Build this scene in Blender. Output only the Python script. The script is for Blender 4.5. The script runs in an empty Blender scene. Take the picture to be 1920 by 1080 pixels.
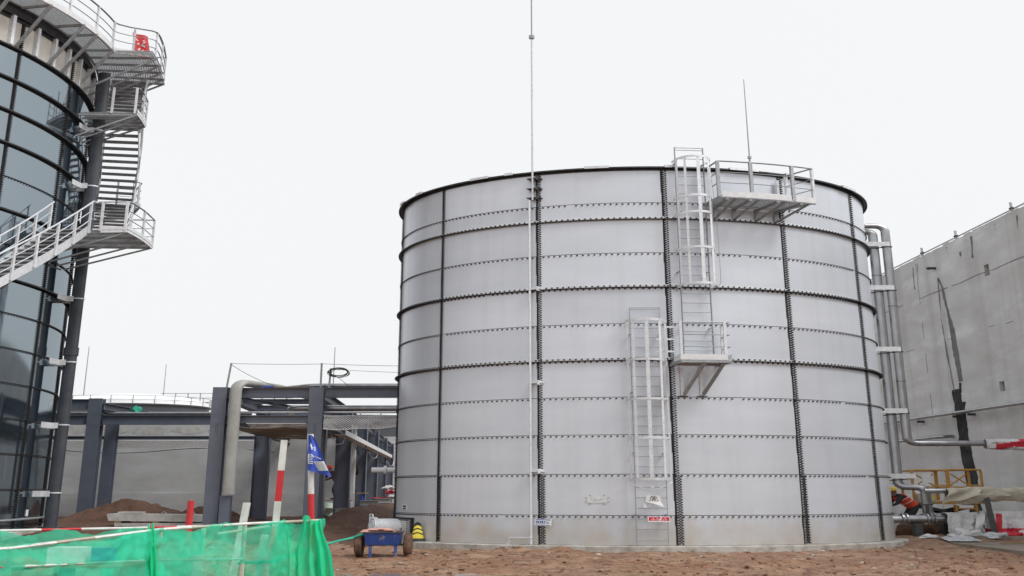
import bpy, bmesh, math, random
from math import sin, cos, pi, radians, hypot, atan2, sqrt
from mathutils import Vector, noise

# ----------------------------------------------------------------------------
# camera, sky, sun, exposure
# ----------------------------------------------------------------------------
scene = bpy.context.scene
COL = scene.collection
# the photograph shows the site about 1.78 times as wide as it is high and deep
# (round things are ovals in it), so the whole site is built that wide
WIDE = 16 / 9
CAM_Z = 1.731
cam_data = bpy.data.cameras.new('camera')
cam_data.sensor_fit = 'HORIZONTAL'
cam_data.sensor_width = 36
cam_data.lens = 36 * 1594.3 / 1920
cam_data.clip_start = 0.1
cam_data.clip_end = 9000
cam = bpy.data.objects.new('camera', cam_data)
COL.objects.link(cam)
cam.location = (0, 0, CAM_Z)
cam.rotation_euler = (radians(90 + 13.397), 0, 0)
scene.camera = cam

SUN_EL, SUN_AZ = 48, 58          # the bright side of the overcast: high, front right of the tank
world = bpy.data.worlds.new('World')
scene.world = world
world.use_nodes = True
wn = world.node_tree.nodes
wl = world.node_tree.links
wn.clear()
w_out = wn.new('ShaderNodeOutputWorld')
w_bg = wn.new('ShaderNodeBackground')
w_sky = wn.new('ShaderNodeTexSky')
w_sky.sky_type = 'NISHITA'
w_sky.sun_disc = False
w_sky.sun_elevation = radians(SUN_EL)
w_sky.sun_rotation = radians(180 - SUN_AZ)
w_sky.air_density = 2.0
w_sky.dust_density = 6.0
w_hsv = wn.new('ShaderNodeHueSaturation')
w_hsv.inputs['Saturation'].default_value = 0.25
w_mix = wn.new('ShaderNodeMix')
w_mix.data_type = 'RGBA'
w_mix.inputs[0].default_value = 0.9      # cloud cover
w_mix.inputs[7].default_value = (6.80, 6.92, 7.02, 1)
wl.new(w_sky.outputs[0], w_hsv.inputs['Color'])
wl.new(w_hsv.outputs[0], w_mix.inputs[6])
wl.new(w_mix.outputs[2], w_bg.inputs['Color'])
w_bg.inputs['Strength'].default_value = 0.1
wl.new(w_bg.outputs[0], w_out.inputs['Surface'])

sun_data = bpy.data.lights.new('sun', 'SUN')
sun_data.energy = 1.5
sun_data.angle = radians(20)
sun_data.color = (1.0, 0.98, 0.955)
sun = bpy.data.objects.new('sun', sun_data)
COL.objects.link(sun)
_sd = Vector((sin(radians(SUN_AZ)) * cos(radians(SUN_EL)), -cos(radians(SUN_AZ)) * cos(radians(SUN_EL)), sin(radians(SUN_EL))))
sun.location = (30, -20, 60)
sun.rotation_euler = _sd.to_track_quat('Z', 'Y').to_euler()

vs = scene.view_settings
vs.view_transform = 'Standard'
vs.look = 'None'
vs.exposure = 0.5
vs.gamma = 1.0
vs.use_curve_mapping = False
scene.cycles.max_bounces = 8
scene.cycles.transparent_max_bounces = 16

rnd = random.Random(7)

# ----------------------------------------------------------------------------
# materials
# ----------------------------------------------------------------------------
def mat(name, c1, c2=None, rough=0.6, metal=0.0, scale=4.0, detail=6.0, bump=0.0, bscale=None,
        ior=1.5, rand=0.0, stretch=(1, 1, 1), lo=0.35, hi=0.65, c3=None, c3scale=1.0, c3lo=0.55, c3hi=0.7, rough2=None, bdist=0.02, spec=None, streak=None, dirt=None):
    m = bpy.data.materials.new(name)
    m.use_nodes = True
    nt = m.node_tree
    N, L = nt.nodes, nt.links
    b = N['Principled BSDF']
    b.inputs['Roughness'].default_value = rough
    b.inputs['Metallic'].default_value = metal
    b.inputs['IOR'].default_value = ior
    if spec is not None:
        b.inputs['Specular IOR Level'].default_value = spec
    b.inputs['Base Color'].default_value = (*c1, 1)
    tc = N.new('ShaderNodeTexCoord')
    mp = N.new('ShaderNodeMapping')
    mp.inputs['Scale'].default_value = stretch
    L.new(tc.outputs['Object'], mp.inputs['Vector'])
    col = None
    if c2 is not None:
        nz = N.new('ShaderNodeTexNoise')
        nz.inputs['Scale'].default_value = scale
        nz.inputs['Detail'].default_value = detail
        nz.inputs['Roughness'].default_value = 0.62
        L.new(mp.outputs[0], nz.inputs['Vector'])
        mr = N.new('ShaderNodeMapRange')
        mr.inputs[1].default_value = lo
        mr.inputs[2].default_value = hi
        L.new(nz.outputs[0], mr.inputs[0])
        mx = N.new('ShaderNodeMix')
        mx.data_type = 'RGBA'
        mx.inputs[6].default_value = (*c1, 1)
        mx.inputs[7].default_value = (*c2, 1)
        L.new(mr.outputs[0], mx.inputs[0])
        col = mx.outputs[2]
        if rough2 is not None:
            rr = N.new('ShaderNodeMapRange')
            rr.inputs[1].default_value = lo
            rr.inputs[2].default_value = hi
            rr.inputs[3].default_value = rough
            rr.inputs[4].default_value = rough2
            L.new(nz.outputs[0], rr.inputs[0])
            L.new(rr.outputs[0], b.inputs['Roughness'])
    if c3 is not None:
        n3 = N.new('ShaderNodeTexNoise')
        n3.inputs['Scale'].default_value = c3scale
        n3.inputs['Detail'].default_value = 8
        n3.inputs['Roughness'].default_value = 0.66
        L.new(mp.outputs[0], n3.inputs['Vector'])
        m3 = N.new('ShaderNodeMapRange')
        m3.inputs[1].default_value = c3lo
        m3.inputs[2].default_value = c3hi
        L.new(n3.outputs[0], m3.inputs[0])
        x3 = N.new('ShaderNodeMix')
        x3.data_type = 'RGBA'
        x3.inputs[7].default_value = (*c3, 1)
        L.new(m3.outputs[0], x3.inputs[0])
        if col is not None:
            L.new(col, x3.inputs[6])
        else:
            x3.inputs[6].default_value = (*c1, 1)
        col = x3.outputs[2]
    if streak is not None:            # rain streaks: noise drawn out vertically
        sc, amt, scol = streak
        ms_ = N.new('ShaderNodeMapping')
        ms_.inputs['Scale'].default_value = (sc, sc * 1.6, sc * .06)
        L.new(tc.outputs['Object'], ms_.inputs['Vector'])
        ns = N.new('ShaderNodeTexNoise')
        ns.inputs['Scale'].default_value = 1.0
        ns.inputs['Detail'].default_value = 7
        L.new(ms_.outputs[0], ns.inputs['Vector'])
        rs = N.new('ShaderNodeMapRange')
        rs.inputs[1].default_value = .48
        rs.inputs[2].default_value = .78
        rs.inputs[4].default_value = amt
        L.new(ns.outputs[0], rs.inputs[0])
        xs = N.new('ShaderNodeMix')
        xs.data_type = 'RGBA'
        xs.inputs[7].default_value = (*scol, 1)
        L.new(rs.outputs[0], xs.inputs[0])
        if col is not None:
            L.new(col, xs.inputs[6])
        else:
            xs.inputs[6].default_value = (*c1, 1)
        col = xs.outputs[2]
    if dirt is not None:              # mud splashed up from the ground: ragged edge, strongest at the foot
        dz, dcol, amt = dirt
        sx = N.new('ShaderNodeSeparateXYZ')
        L.new(tc.outputs['Object'], sx.inputs[0])
        nd = N.new('ShaderNodeTexNoise')
        nd.inputs['Scale'].default_value = 1.6
        nd.inputs['Detail'].default_value = 9
        L.new(tc.outputs['Object'], nd.inputs['Vector'])
        ma = N.new('ShaderNodeMath')
        ma.operation = 'MULTIPLY_ADD'
        ma.inputs[1].default_value = -2.2 * dz
        L.new(nd.outputs[0], ma.inputs[0])
        L.new(sx.outputs['Z'], ma.inputs[2])
        rd = N.new('ShaderNodeMapRange')
        rd.inputs[1].default_value = -1.1 * dz
        rd.inputs[2].default_value = .1 * dz
        rd.inputs[3].default_value = amt
        rd.inputs[4].default_value = 0
        L.new(ma.outputs[0], rd.inputs[0])
        xd = N.new('ShaderNodeMix')
        xd.data_type = 'RGBA'
        xd.inputs[7].default_value = (*dcol, 1)
        L.new(rd.outputs[0], xd.inputs[0])
        if col is not None:
            L.new(col, xd.inputs[6])
        else:
            xd.inputs[6].default_value = (*c1, 1)
        col = xd.outputs[2]
    if rand > 0:
        oi = N.new('ShaderNodeObjectInfo')
        r = N.new('ShaderNodeMapRange')
        r.inputs[3].default_value = 1 - rand
        r.inputs[4].default_value = 1 + rand
        L.new(oi.outputs['Random'], r.inputs[0])
        h = N.new('ShaderNodeHueSaturation')
        L.new(r.outputs[0], h.inputs['Value'])
        if col is not None:
            L.new(col, h.inputs['Color'])
        else:
            h.inputs['Color'].default_value = (*c1, 1)
        col = h.outputs[0]
    if col is not None:
        L.new(col, b.inputs['Base Color'])
    if bump > 0:
        bn = N.new('ShaderNodeTexNoise')
        bn.inputs['Scale'].default_value = bscale or scale * 4
        bn.inputs['Detail'].default_value = 8
        L.new(mp.outputs[0], bn.inputs['Vector'])
        bp = N.new('ShaderNodeBump')
        bp.inputs['Strength'].default_value = bump
        bp.inputs['Distance'].default_value = bdist
        L.new(bn.outputs[0], bp.inputs['Height'])
        L.new(bp.outputs[0], b.inputs['Normal'])
    return m

M = {}
M['panel'] = mat('tank_panel_grey', (.595, .632, .692), (.645, .682, .74), rough=.33, metal=.30, scale=.7, rand=.075, stretch=(.4, .4, 2.0), c3=(.36, .35, .33), c3scale=3.2, c3lo=.69, c3hi=.84, bump=.08, bscale=1.6, streak=(2.2, .22, (.42, .42, .43)), dirt=(.75, (.52, .47, .40), .75))
M['bolt'] = mat('bolt_black', (.012, .012, .014), rough=.55)
M['sealant'] = mat('sealant_black', (.014, .014, .016), rough=.6)
M['ring'] = mat('stiffener_dark', (.022, .023, .026), (.05, .052, .056), rough=.5, metal=.3, scale=6)
M['ringgrey'] = mat('stiffener_flange_grey', (.36, .37, .39), (.22, .22, .23), rough=.5, metal=.4, scale=8)
M['galv'] = mat('galvanised_steel', (.74, .76, .79), (.60, .62, .65), rough=.45, metal=.35, scale=9, rand=.08)
M['galvd'] = mat('galvanised_steel_dull', (.38, .40, .42), (.27, .285, .30), rough=.5, metal=.4, scale=9, rand=.1)
M['white'] = mat('white_plate', (.74, .76, .78), (.62, .64, .66), rough=.45, scale=7)
M['steelpipe'] = mat('stainless_pipe', (.42, .43, .45), (.30, .31, .33), rough=.28, metal=.8, scale=4, stretch=(1, 1, .4))
M['black_enamel'] = mat('black_glass_enamel', (.012, .018, .024), (.018, .026, .034), rough=.07, ior=4.0, scale=.7, rand=.12, bump=.03, bscale=.8)
M['black_enamel'].node_tree.nodes['Principled BSDF'].inputs['Specular Tint'].default_value = (.80, .92, 1.0, 1)
M['cream'] = mat('cream_panel', (.62, .61, .56), (.50, .49, .45), rough=.55, scale=2.0, rand=.04)
M['darkpipe'] = mat('dark_blue_pipe', (.035, .042, .055), (.055, .062, .075), rough=.38, scale=3)
M['rack'] = mat('rack_paint_slate', (.098, .112, .148), (.122, .137, .178), rough=.48, scale=1.6, rand=.08, c3=(.14, .13, .13), c3scale=3, c3lo=.64, c3hi=.8)
M['concrete'] = mat('wall_concrete', (.60, .61, .62), (.50, .505, .505), rough=.85, scale=.8, detail=12, stretch=(1, .5, 1.5), c3=(.73, .75, .77), c3scale=.45, c3lo=.52, c3hi=.70, bump=.25, bscale=3.5, streak=(.9, .55, (.36, .36, .35)), dirt=(1.3, (.33, .31, .28), .6))
M['concrete2'] = mat('basin_concrete', (.50, .51, .515), (.39, .395, .395), rough=.85, scale=.8, detail=10, stretch=(.5, 1, 1.4), c3=(.60, .61, .61), c3scale=.45, c3lo=.58, c3hi=.72, bump=.25, bscale=3)
M['precast'] = mat('precast_concrete', (.50, .49, .46), (.36, .35, .33), rough=.9, scale=3, detail=10, bump=.3, bscale=12)
M['slab'] = mat('slab_concrete', (.46, .45, .42), (.27, .23, .19), rough=.9, scale=2.2, detail=10, stretch=(1, 1, 1.5), bump=.3, bscale=9, lo=.42, hi=.66)
M['stain'] = mat('damp_stain', (.030, .031, .033), (.065, .067, .07), rough=.95, spec=.1, scale=2.5, detail=8)
M['streak'] = mat('damp_streak', (.14, .145, .145), (.22, .225, .225), rough=.95, spec=.1, scale=3, detail=8)
def mud_mat():
    m = bpy.data.materials.new('brown_mud')
    m.use_nodes = True
    N, L = m.node_tree.nodes, m.node_tree.links
    b = N['Principled BSDF']
    tc = N.new('ShaderNodeTexCoord')
    def nz(scale, detail, rough, sx, sy, lo, hi):
        mp = N.new('ShaderNodeMapping')
        mp.inputs['Scale'].default_value = (sx * scale, sy * scale, scale)
        L.new(tc.outputs['Object'], mp.inputs['Vector'])
        n_ = N.new('ShaderNodeTexNoise')
        n_.inputs['Scale'].default_value = 1
        n_.inputs['Detail'].default_value = detail
        n_.inputs['Roughness'].default_value = rough
        n_.inputs['Distortion'].default_value = .6
        L.new(mp.outputs[0], n_.inputs['Vector'])
        r = N.new('ShaderNodeMapRange')
        r.inputs[1].default_value = lo
        r.inputs[2].default_value = hi
        L.new(n_.outputs[0], r.inputs[0])
        return n_, r
    def mix(fac, a, c, amt=1.0):
        x = N.new('ShaderNodeMix')
        x.data_type = 'RGBA'
        if amt != 1.0:
            q = N.new('ShaderNodeMath')
            q.operation = 'MULTIPLY'
            q.inputs[1].default_value = amt
            L.new(fac, q.inputs[0])
            fac = q.outputs[0]
        L.new(fac, x.inputs[0])
        if isinstance(a, tuple):
            x.inputs[6].default_value = (*a, 1)
        else:
            L.new(a, x.inputs[6])
        x.inputs[7].default_value = (*c, 1)
        return x.outputs[2]
    n1, r1 = nz(.45, 5, .6, .6, 1.2, .38, .62)
    n2, r2 = nz(2.6, 12, .76, .5, 1.3, .43, .56)
    n3, r3 = nz(6.5, 12, .78, .5, 1.0, .49, .60)
    n4, r4 = nz(1.1, 8, .7, .4, 1.6, .56, .70)
    c = mix(r1.outputs[0], (.46, .305, .205), (.34, .18, .105))
    c = mix(r2.outputs[0], c, (.285, .14, .075), .75)
    c = mix(r3.outputs[0], c, (.105, .046, .026), .85)
    c = mix(r4.outputs[0], c, (.55, .41, .31), .7)
    L.new(c, b.inputs['Base Color'])
    rr = N.new('ShaderNodeMapRange')
    rr.inputs[3].default_value = .85
    rr.inputs[4].default_value = .45
    L.new(r2.outputs[0], rr.inputs[0])
    L.new(rr.outputs[0], b.inputs['Roughness'])
    ad = N.new('ShaderNodeMath')
    ad.operation = 'ADD'
    L.new(n2.outputs[0], ad.inputs[0])
    ml = N.new('ShaderNodeMath')
    ml.operation = 'MULTIPLY'
    ml.inputs[1].default_value = .35
    L.new(n3.outputs[0], ml.inputs[0])
    L.new(ml.outputs[0], ad.inputs[1])
    bp = N.new('ShaderNodeBump')
    bp.inputs['Strength'].default_value = .8
    bp.inputs['Distance'].default_value = .2
    L.new(ad.outputs[0], bp.inputs['Height'])
    L.new(bp.outputs[0], b.inputs['Normal'])
    return m
M['mud'] = mud_mat()
M['soil'] = mat('dark_brown_soil', (.115, .055, .033), (.062, .030, .019), rough=.9, scale=2.5, detail=12, bump=.9, bscale=9, bdist=.06, c3=(.17, .09, .055), c3scale=5, c3lo=.55, c3hi=.7)
M['rock'] = mat('mud_clod', (.30, .17, .105), (.15, .075, .045), rough=.85, scale=5, rand=.2, bump=.5, bscale=14)
M['puddle'] = mat('muddy_water', (.33, .26, .19), (.28, .21, .15), rough=.08, scale=.7)
M['red'] = mat('red_paint', (.60, .028, .035), (.50, .022, .03), rough=.5, scale=6)
M['signred'] = mat('sign_red', (.62, .02, .06), rough=.4)
M['polewhite'] = mat('pole_white', (.74, .74, .72), (.56, .55, .52), rough=.55, scale=6)
M['blue'] = mat('cart_blue', (.010, .036, .17), (.016, .05, .22), rough=.45, scale=5, c3=(.28, .21, .16), c3scale=4, c3lo=.58, c3hi=.70)
M['flagblue'] = mat('flag_blue', (.035, .075, .42), (.05, .10, .50), rough=.7, scale=5)
M['signblue'] = mat('sign_blue', (.02, .10, .36), rough=.4)
M['yellow'] = mat('cone_yellow', (.80, .68, .07), (.70, .58, .06), rough=.5, scale=6)
M['liftyellow'] = mat('lift_orange_yellow', (.52, .27, .05), (.42, .22, .05), rough=.5, scale=6)
M['helmet'] = mat('helmet_yellow', (.78, .58, .03), rough=.3)
M['black'] = mat('black_rubber', (.015, .015, .016), rough=.6)
M['darkmetal'] = mat('dark_metal', (.05, .052, .055), (.08, .08, .085), rough=.5, metal=.3, scale=6)
M['muddywheel'] = mat('muddy_tyre', (.17, .095, .06), (.07, .042, .03), rough=.9, scale=9, bump=.9, bscale=22)
M['canvas'] = mat('canvas_beige', (.52, .49, .41), (.38, .35, .28), rough=.85, scale=3, bump=.3, bscale=18)
M['cloth'] = mat('white_sheet', (.66, .66, .67), (.52, .52, .53), rough=.7, scale=3)
M['clothred'] = mat('red_sheet', (.58, .025, .05), (.48, .02, .04), rough=.6, scale=3)
M['plastic'] = mat('grey_plastic_film', (.52, .54, .57), (.40, .42, .45), rough=.25, scale=5)
M['ply'] = mat('weathered_ply', (.46, .41, .35), (.27, .225, .18), rough=.9, scale=1.2, detail=10, stretch=(.5, 2.5, 1), c3=(.58, .55, .50), c3scale=1.1, c3lo=.55, c3hi=.68)
M['vestred'] = mat('vest_orange_red', (.75, .075, .03), rough=.7)
M['vestyellow'] = mat('vest_lime', (.60, .68, .03), rough=.7)
M['reflect'] = mat('reflective_tape', (.62, .62, .55), rough=.3)
M['workwear'] = mat('dark_workwear', (.025, .028, .038), (.045, .045, .055), rough=.85, scale=14)
M['skin'] = mat('skin', (.36, .20, .14), rough=.55)
M['dome'] = mat('white_dome', (.80, .81, .82), (.72, .73, .74), rough=.6, scale=.3)
M['fartank'] = mat('far_tank_dark', (.055, .06, .068), (.085, .09, .10), rough=.35, scale=.3)
M['greenglass'] = mat('pale_green_panel', (.40, .50, .42), (.50, .55, .50), rough=.5, scale=.5)
M['hose'] = mat('green_hose', (.02, .36, .24), rough=.5)
M['pink'] = mat('pink_rag', (.62, .33, .27), (.48, .26, .22), rough=.8, scale=6)
M['pipebeige'] = mat('dusty_grey_pipe', (.40, .40, .385), (.29, .285, .27), rough=.6, metal=.1, scale=2.0, stretch=(1, 1, .6), detail=9)
M['paper'] = mat('paper_white', (.78, .79, .80), rough=.6)
M['wire'] = mat('wire_dark', (.03, .03, .033), rough=.5)
M['netgrey'] = mat('net_cord_grey', (.78, .79, .80), rough=.7)
M['pebble'] = mat('pale_debris', (.55, .53, .50), (.40, .38, .35), rough=.8, scale=8)
M['pavement'] = mat('dirty_pavement', (.27, .24, .20), (.19, .155, .12), rough=.85, scale=1.4, detail=10, bump=.4, bscale=8)
M['timber'] = mat('old_timber', (.30, .22, .13), (.20, .14, .08), rough=.85, scale=4, stretch=(1, 4, 4))

def net_mat(name, col, alpha):
    m = bpy.data.materials.new(name)
    m.use_nodes = True
    N, L = m.node_tree.nodes, m.node_tree.links
    N.remove(N['Principled BSDF'])
    out = N['Material Output']
    d = N.new('ShaderNodeBsdfDiffuse')
    t = N.new('ShaderNodeBsdfTranslucent')
    p = N.new('ShaderNodeBsdfTransparent')
    a = N.new('ShaderNodeMixShader')
    b = N.new('ShaderNodeMixShader')
    tc = N.new('ShaderNodeTexCoord')
    nz = N.new('ShaderNodeTexNoise')
    nz.inputs['Scale'].default_value = 1.7
    nz.inputs['Detail'].default_value = 5
    L.new(tc.outputs['Object'], nz.inputs['Vector'])
    mr = N.new('ShaderNodeMapRange')
    mr.inputs[1].default_value = .35
    mr.inputs[2].default_value = .65
    mr.inputs[3].default_value = alpha - .13
    mr.inputs[4].default_value = alpha + .13
    L.new(nz.outputs[0], mr.inputs[0])
    d.inputs['Color'].default_value = (*col, 1)
    t.inputs['Color'].default_value = (*col, 1)
    a.inputs[0].default_value = .45
    L.new(d.outputs[0], a.inputs[1])
    L.new(t.outputs[0], a.inputs[2])
    L.new(mr.outputs[0], b.inputs[0])
    L.new(p.outputs[0], b.inputs[1])
    L.new(a.outputs[0], b.inputs[2])
    L.new(b.outputs[0], out.inputs['Surface'])
    return m
M['greennet'] = net_mat('green_debris_netting', (.07, .83, .52), .63)
M['greennet2'] = net_mat('green_debris_netting_bunched', (.04, .78, .44), .88)

# ----------------------------------------------------------------------------
# mesh helpers; every coordinate below is in metres before the site is widened
# ----------------------------------------------------------------------------
V = Vector

class MB:
    def __init__(s):
        s.v, s.f, s.m = [], [], []

    def add(s, verts, faces, mi=0):
        o = len(s.v)
        s.v.extend([(p[0], p[1], p[2]) for p in verts])
        s.f.extend([tuple(i + o for i in f) for f in faces])
        s.m.extend([mi] * len(faces))
        return s

    def box(s, x0, x1, y0, y1, z0, z1, mi=0):
        vs_ = [(x0, y0, z0), (x1, y0, z0), (x1, y1, z0), (x0, y1, z0), (x0, y0, z1), (x1, y0, z1), (x1, y1, z1), (x0, y1, z1)]
        return s.add(vs_, [(0, 3, 2, 1), (4, 5, 6, 7), (0, 1, 5, 4), (1, 2, 6, 5), (2, 3, 7, 6), (3, 0, 4, 7)], mi)

    def obox(s, c, a, b, d, mi=0):
        c, a, b, d = V(c), V(a), V(b), V(d)
        vs_ = [c - a - b - d, c + a - b - d, c + a + b - d, c - a + b - d, c - a - b + d, c + a - b + d, c + a + b + d, c - a + b + d]
        return s.add(vs_, [(0, 3, 2, 1), (4, 5, 6, 7), (0, 1, 5, 4), (1, 2, 6, 5), (2, 3, 7, 6), (3, 0, 4, 7)], mi)

    def bar(s, p, q, w, h, up=(0, 0, 1), mi=0):
        p, q = V(p), V(q)
        d = (q - p)
        L_ = d.length
        d.normalize()
        u = V(up)
        x = d.cross(u)
        if x.length < 1e-4:
            x = d.cross(V((1, 0, 0)))
        x.normalize()
        z = x.cross(d)
        return s.obox((p + q) / 2, x * w / 2, d * L_ / 2, z * h / 2, mi)

    def tube(s, pts, r, n=8, mi=0, cap=True):
        pts = [V(p) for p in pts]
        k = len(pts)
        rs = r if isinstance(r, (list, tuple)) else [r] * k
        o = len(s.v)
        t0 = (pts[1] - pts[0]).normalized()
        ref = V((0, 0, 1)) if abs(t0.z) < .9 else V((1, 0, 0))
        x = t0.cross(ref).normalized()
        for i, p in enumerate(pts):
            if i == 0:
                t = pts[1] - pts[0]
            elif i == k - 1:
                t = pts[-1] - pts[-2]
            else:
                t = (pts[i + 1] - p).normalized() + (p - pts[i - 1]).normalized()
            t.normalize()
            x = (x - t * x.dot(t))
            if x.length < 1e-6:
                x = t.orthogonal()
            x.normalize()
            y = t.cross(x)
            for j in range(n):
                a = 2 * pi * j / n
                q = p + x * (rs[i] * cos(a)) + y * (rs[i] * sin(a))
                s.v.append((q.x, q.y, q.z))
        for i in range(k - 1):
            for j in range(n):
                a, b = o + i * n + j, o + i * n + (j + 1) % n
                s.f.append((a, b, b + n, a + n))
                s.m.append(mi)
        if cap:
            s.f.append(tuple(o + j for j in reversed(range(n))))
            s.f.append(tuple(o + (k - 1) * n + j for j in range(n)))
            s.m += [mi, mi]
        return s

    def lathe(s, prof, cx, cy, n=24, mi=0, a0=0, a1=2 * pi):
        o = len(s.v)
        full = abs(a1 - a0 - 2 * pi) < 1e-6
        m = n if full else n + 1
        for (r, z) in prof:
            for j in range(m):
                a = a0 + (a1 - a0) * j / n
                s.v.append((cx + r * sin(a), cy - r * cos(a), z))
        for i in range(len(prof) - 1):
            for j in range(n):
                a, b = o + i * m + j, o + i * m + (j + 1) % m
                s.f.append((a, b, b + m, a + m))
                s.m.append(mi)
        return s

    def arc(s, T, r0, r1, z0, z1, a0, a1, n=8, mi=0, lip=0.0):
        """curved box on tank T between radii, heights and azimuths in degrees; lip pushes the lower edge out"""
        o = len(s.v)
        for j in range(n + 1):
            a = radians(a0 + (a1 - a0) * j / n)
            for (r, z) in ((r0, z0), (r1 + lip, z0), (r1, z1), (r0, z1)):
                s.v.append((T[0] + (T[2] + r) * sin(a), T[1] - (T[2] + r) * cos(a), z))
        for j in range(n):
            b = o + j * 4
            for i in range(4):
                s.f.append((b + i, b + (i + 1) % 4, b + 4 + (i + 1) % 4, b + 4 + i))
                s.m.append(mi)
        s.f.append((o, o + 3, o + 2, o + 1))
        e = o + n * 4
        s.f.append((e, e + 1, e + 2, e + 3))
        s.m += [mi, mi]
        return s

    def grid(s, fn, nu, nv, mi=0):
        o = len(s.v)
        for i in range(nu + 1):
            for j in range(nv + 1):
                s.v.append(tuple(fn(i / nu, j / nv)))
        for i in range(nu):
            for j in range(nv):
                a = o + i * (nv + 1) + j
                s.f.append((a, a + nv + 1, a + nv + 2, a + 1))
                s.m.append(mi)
        return s

    def poly(s, pts, d, mi=0):
        """prism: outline pts pushed along vector d"""
        pts = [V(p) for p in pts]
        n = len(pts)
        vs_ = pts + [p + V(d) for p in pts]
        fs = [tuple(range(n)), tuple(reversed(range(n, 2 * n)))]
        fs += [(i, i + n, (i + 1) % n + n, (i + 1) % n) for i in range(n)]
        return s.add(vs_, fs, mi)

    def blob(s, c, rx, ry, rz, seed=0, n=8, k=5, rough=.3, mi=0):
        rr = random.Random(seed)
        off = V((rr.random() * 50, rr.random() * 50, rr.random() * 50))
        o = len(s.v)
        for i in range(k + 1):
            th = pi * i / k
            for j in range(n):
                a = 2 * pi * j / n
                d = V((sin(th) * cos(a), sin(th) * sin(a), cos(th)))
                q = 1 + rough * noise.noise(d * 1.4 + off) * 1.6
                s.v.append((c[0] + d.x * rx * q, c[1] + d.y * ry * q, c[2] + d.z * rz * q))
        for i in range(k):
            for j in range(n):
                a, b = o + i * n + j, o + i * n + (j + 1) % n
                s.f.append((a, a + n, b + n, b))
                s.m.append(mi)
        return s

    def build(s, name, mats, parent=None, origin=None, smooth=35, normals=True):
        if parent is not None:
            origin = parent['_o']
        elif origin is None:
            origin = (0, 0, 0)
        ox, oy, oz = origin
        me = bpy.data.meshes.new(name)
        me.from_pydata([((x - ox) * WIDE, y - oy, z - oz) for (x, y, z) in s.v], [], s.f)
        if normals:
            bm = bmesh.new()
            bm.from_mesh(me)
            bmesh.ops.recalc_face_normals(bm, faces=bm.faces)
            bm.to_mesh(me)
            bm.free()
        if not isinstance(mats, (list, tuple)):
            mats = [mats]
        for m in mats:
            me.materials.append(M[m])
        if len(mats) > 1:
            me.polygons.foreach_set('material_index', s.m)
        if smooth:
            me.shade_smooth()
            me.set_sharp_from_angle(angle=radians(smooth))
        ob = bpy.data.objects.new(name, me)
        COL.objects.link(ob)
        if parent is not None:
            ob.parent = parent
        else:
            ob.location = (ox * WIDE, oy, oz)
        ob['_o'] = tuple(float(c) for c in origin)
        return ob

def tag(o, label, cat=None, group=None, kind=None):
    if label:
        o['label'] = label
    if cat:
        o['category'] = cat
    if group:
        o['group'] = group
    if kind:
        o['kind'] = kind
    return o

def thing(name, origin, label, cat, group=None):
    e = bpy.data.objects.new(name, None)
    e.empty_display_size = .2
    COL.objects.link(e)
    e.location = (origin[0] * WIDE, origin[1], origin[2])
    e['_o'] = tuple(float(c) for c in origin)
    return tag(e, label, cat, group)

def arc_pts(c, a, b, r, n=6):
    """rounded corner: points from c+a*r round to c+b*r"""
    c, a, b = V(c), V(a).normalized(), V(b).normalized()
    out = []
    for i in range(n + 1):
        t = i / n * pi / 2
        # quarter circle tangent to a and b directions
        p = c + a * r * (1 - sin(t)) + b * r * (1 - cos(t))
        out.append(p)
    return out

def bend(pts, r, n=6):
    """polyline with its inner corners rounded at radius r"""
    pts = [V(p) for p in pts]
    out = [pts[0]]
    for i in range(1, len(pts) - 1):
        a = (pts[i - 1] - pts[i]).normalized()
        b = (pts[i + 1] - pts[i]).normalized()
        out += arc_pts(pts[i], a, b, r, n)
    out.append(pts[-1])
    return out

def smooth01(a, b, x):
    t = max(0.0, min(1.0, (x - a) / (b - a)))
    return t * t * (3 - 2 * t)

def fb(x, y, z=0.0, o=4):
    return noise.fractal(V((x, y, z)), 1.0, 2.0, o)

# ----------------------------------------------------------------------------
# ground
# ----------------------------------------------------------------------------
T1 = (2.546, 30.97, 4.857)       # grey tank: axis x, y, radius
T2 = (-20.126, 29.86, 10.707)    # black tank

def gz(x, y):
    z = .42 * smooth01(26.5, 31, y) * smooth01(-2.3, -4.0, x)
    z += .22 * smooth01(27.5, 30, y) * smooth01(6.9, 7.6, x)
    z += .75 * smooth01(30.5, 35, y) * smooth01(-4.4, -3.5, x) * smooth01(-1.5, -2.6, x) * smooth01(60, 46, y)
    return z

def mud_h(x, y):
    d1 = hypot(x - T1[0], y - T1[1]) - T1[2]
    amp = smooth01(.2, .7, d1)
    far = smooth01(60, 38, y) * smooth01(16, 12, abs(x))
    h = .055 * fb(x * 1.6, y * 1.1, 3.1) + .042 * fb(x * 4.5, y * 3.6, 9.0, 3)
    h += .032 * noise.noise(V((x * 8, y * 6.5, 1.7))) + .02 * noise.noise(V((x * 17, y * 13, 4.7)))
    # wheel ruts running across in front of the tank
    for yy, wgt in ((19.3, .06), (20.6, .07), (22.3, .055), (24.2, .04)):
        yc = yy + .35 * sin(x * .33 + yy)
        h -= wgt * math.exp(-((y - yc) / .16) ** 2)
        h += wgt * .7 * math.exp(-((y - yc - .32) / .13) ** 2)
    # low heaps scraped up against the slab
    h += .10 * math.exp(-((x - .1) / .45) ** 2 - ((y - 25.85) / .28) ** 2)
    h += .13 * math.exp(-((x - .75) / .35) ** 2 - ((y - 25.7) / .22) ** 2)
    return h * far * (.25 + .75 * amp) - .045 * (1 - amp) * far

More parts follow.
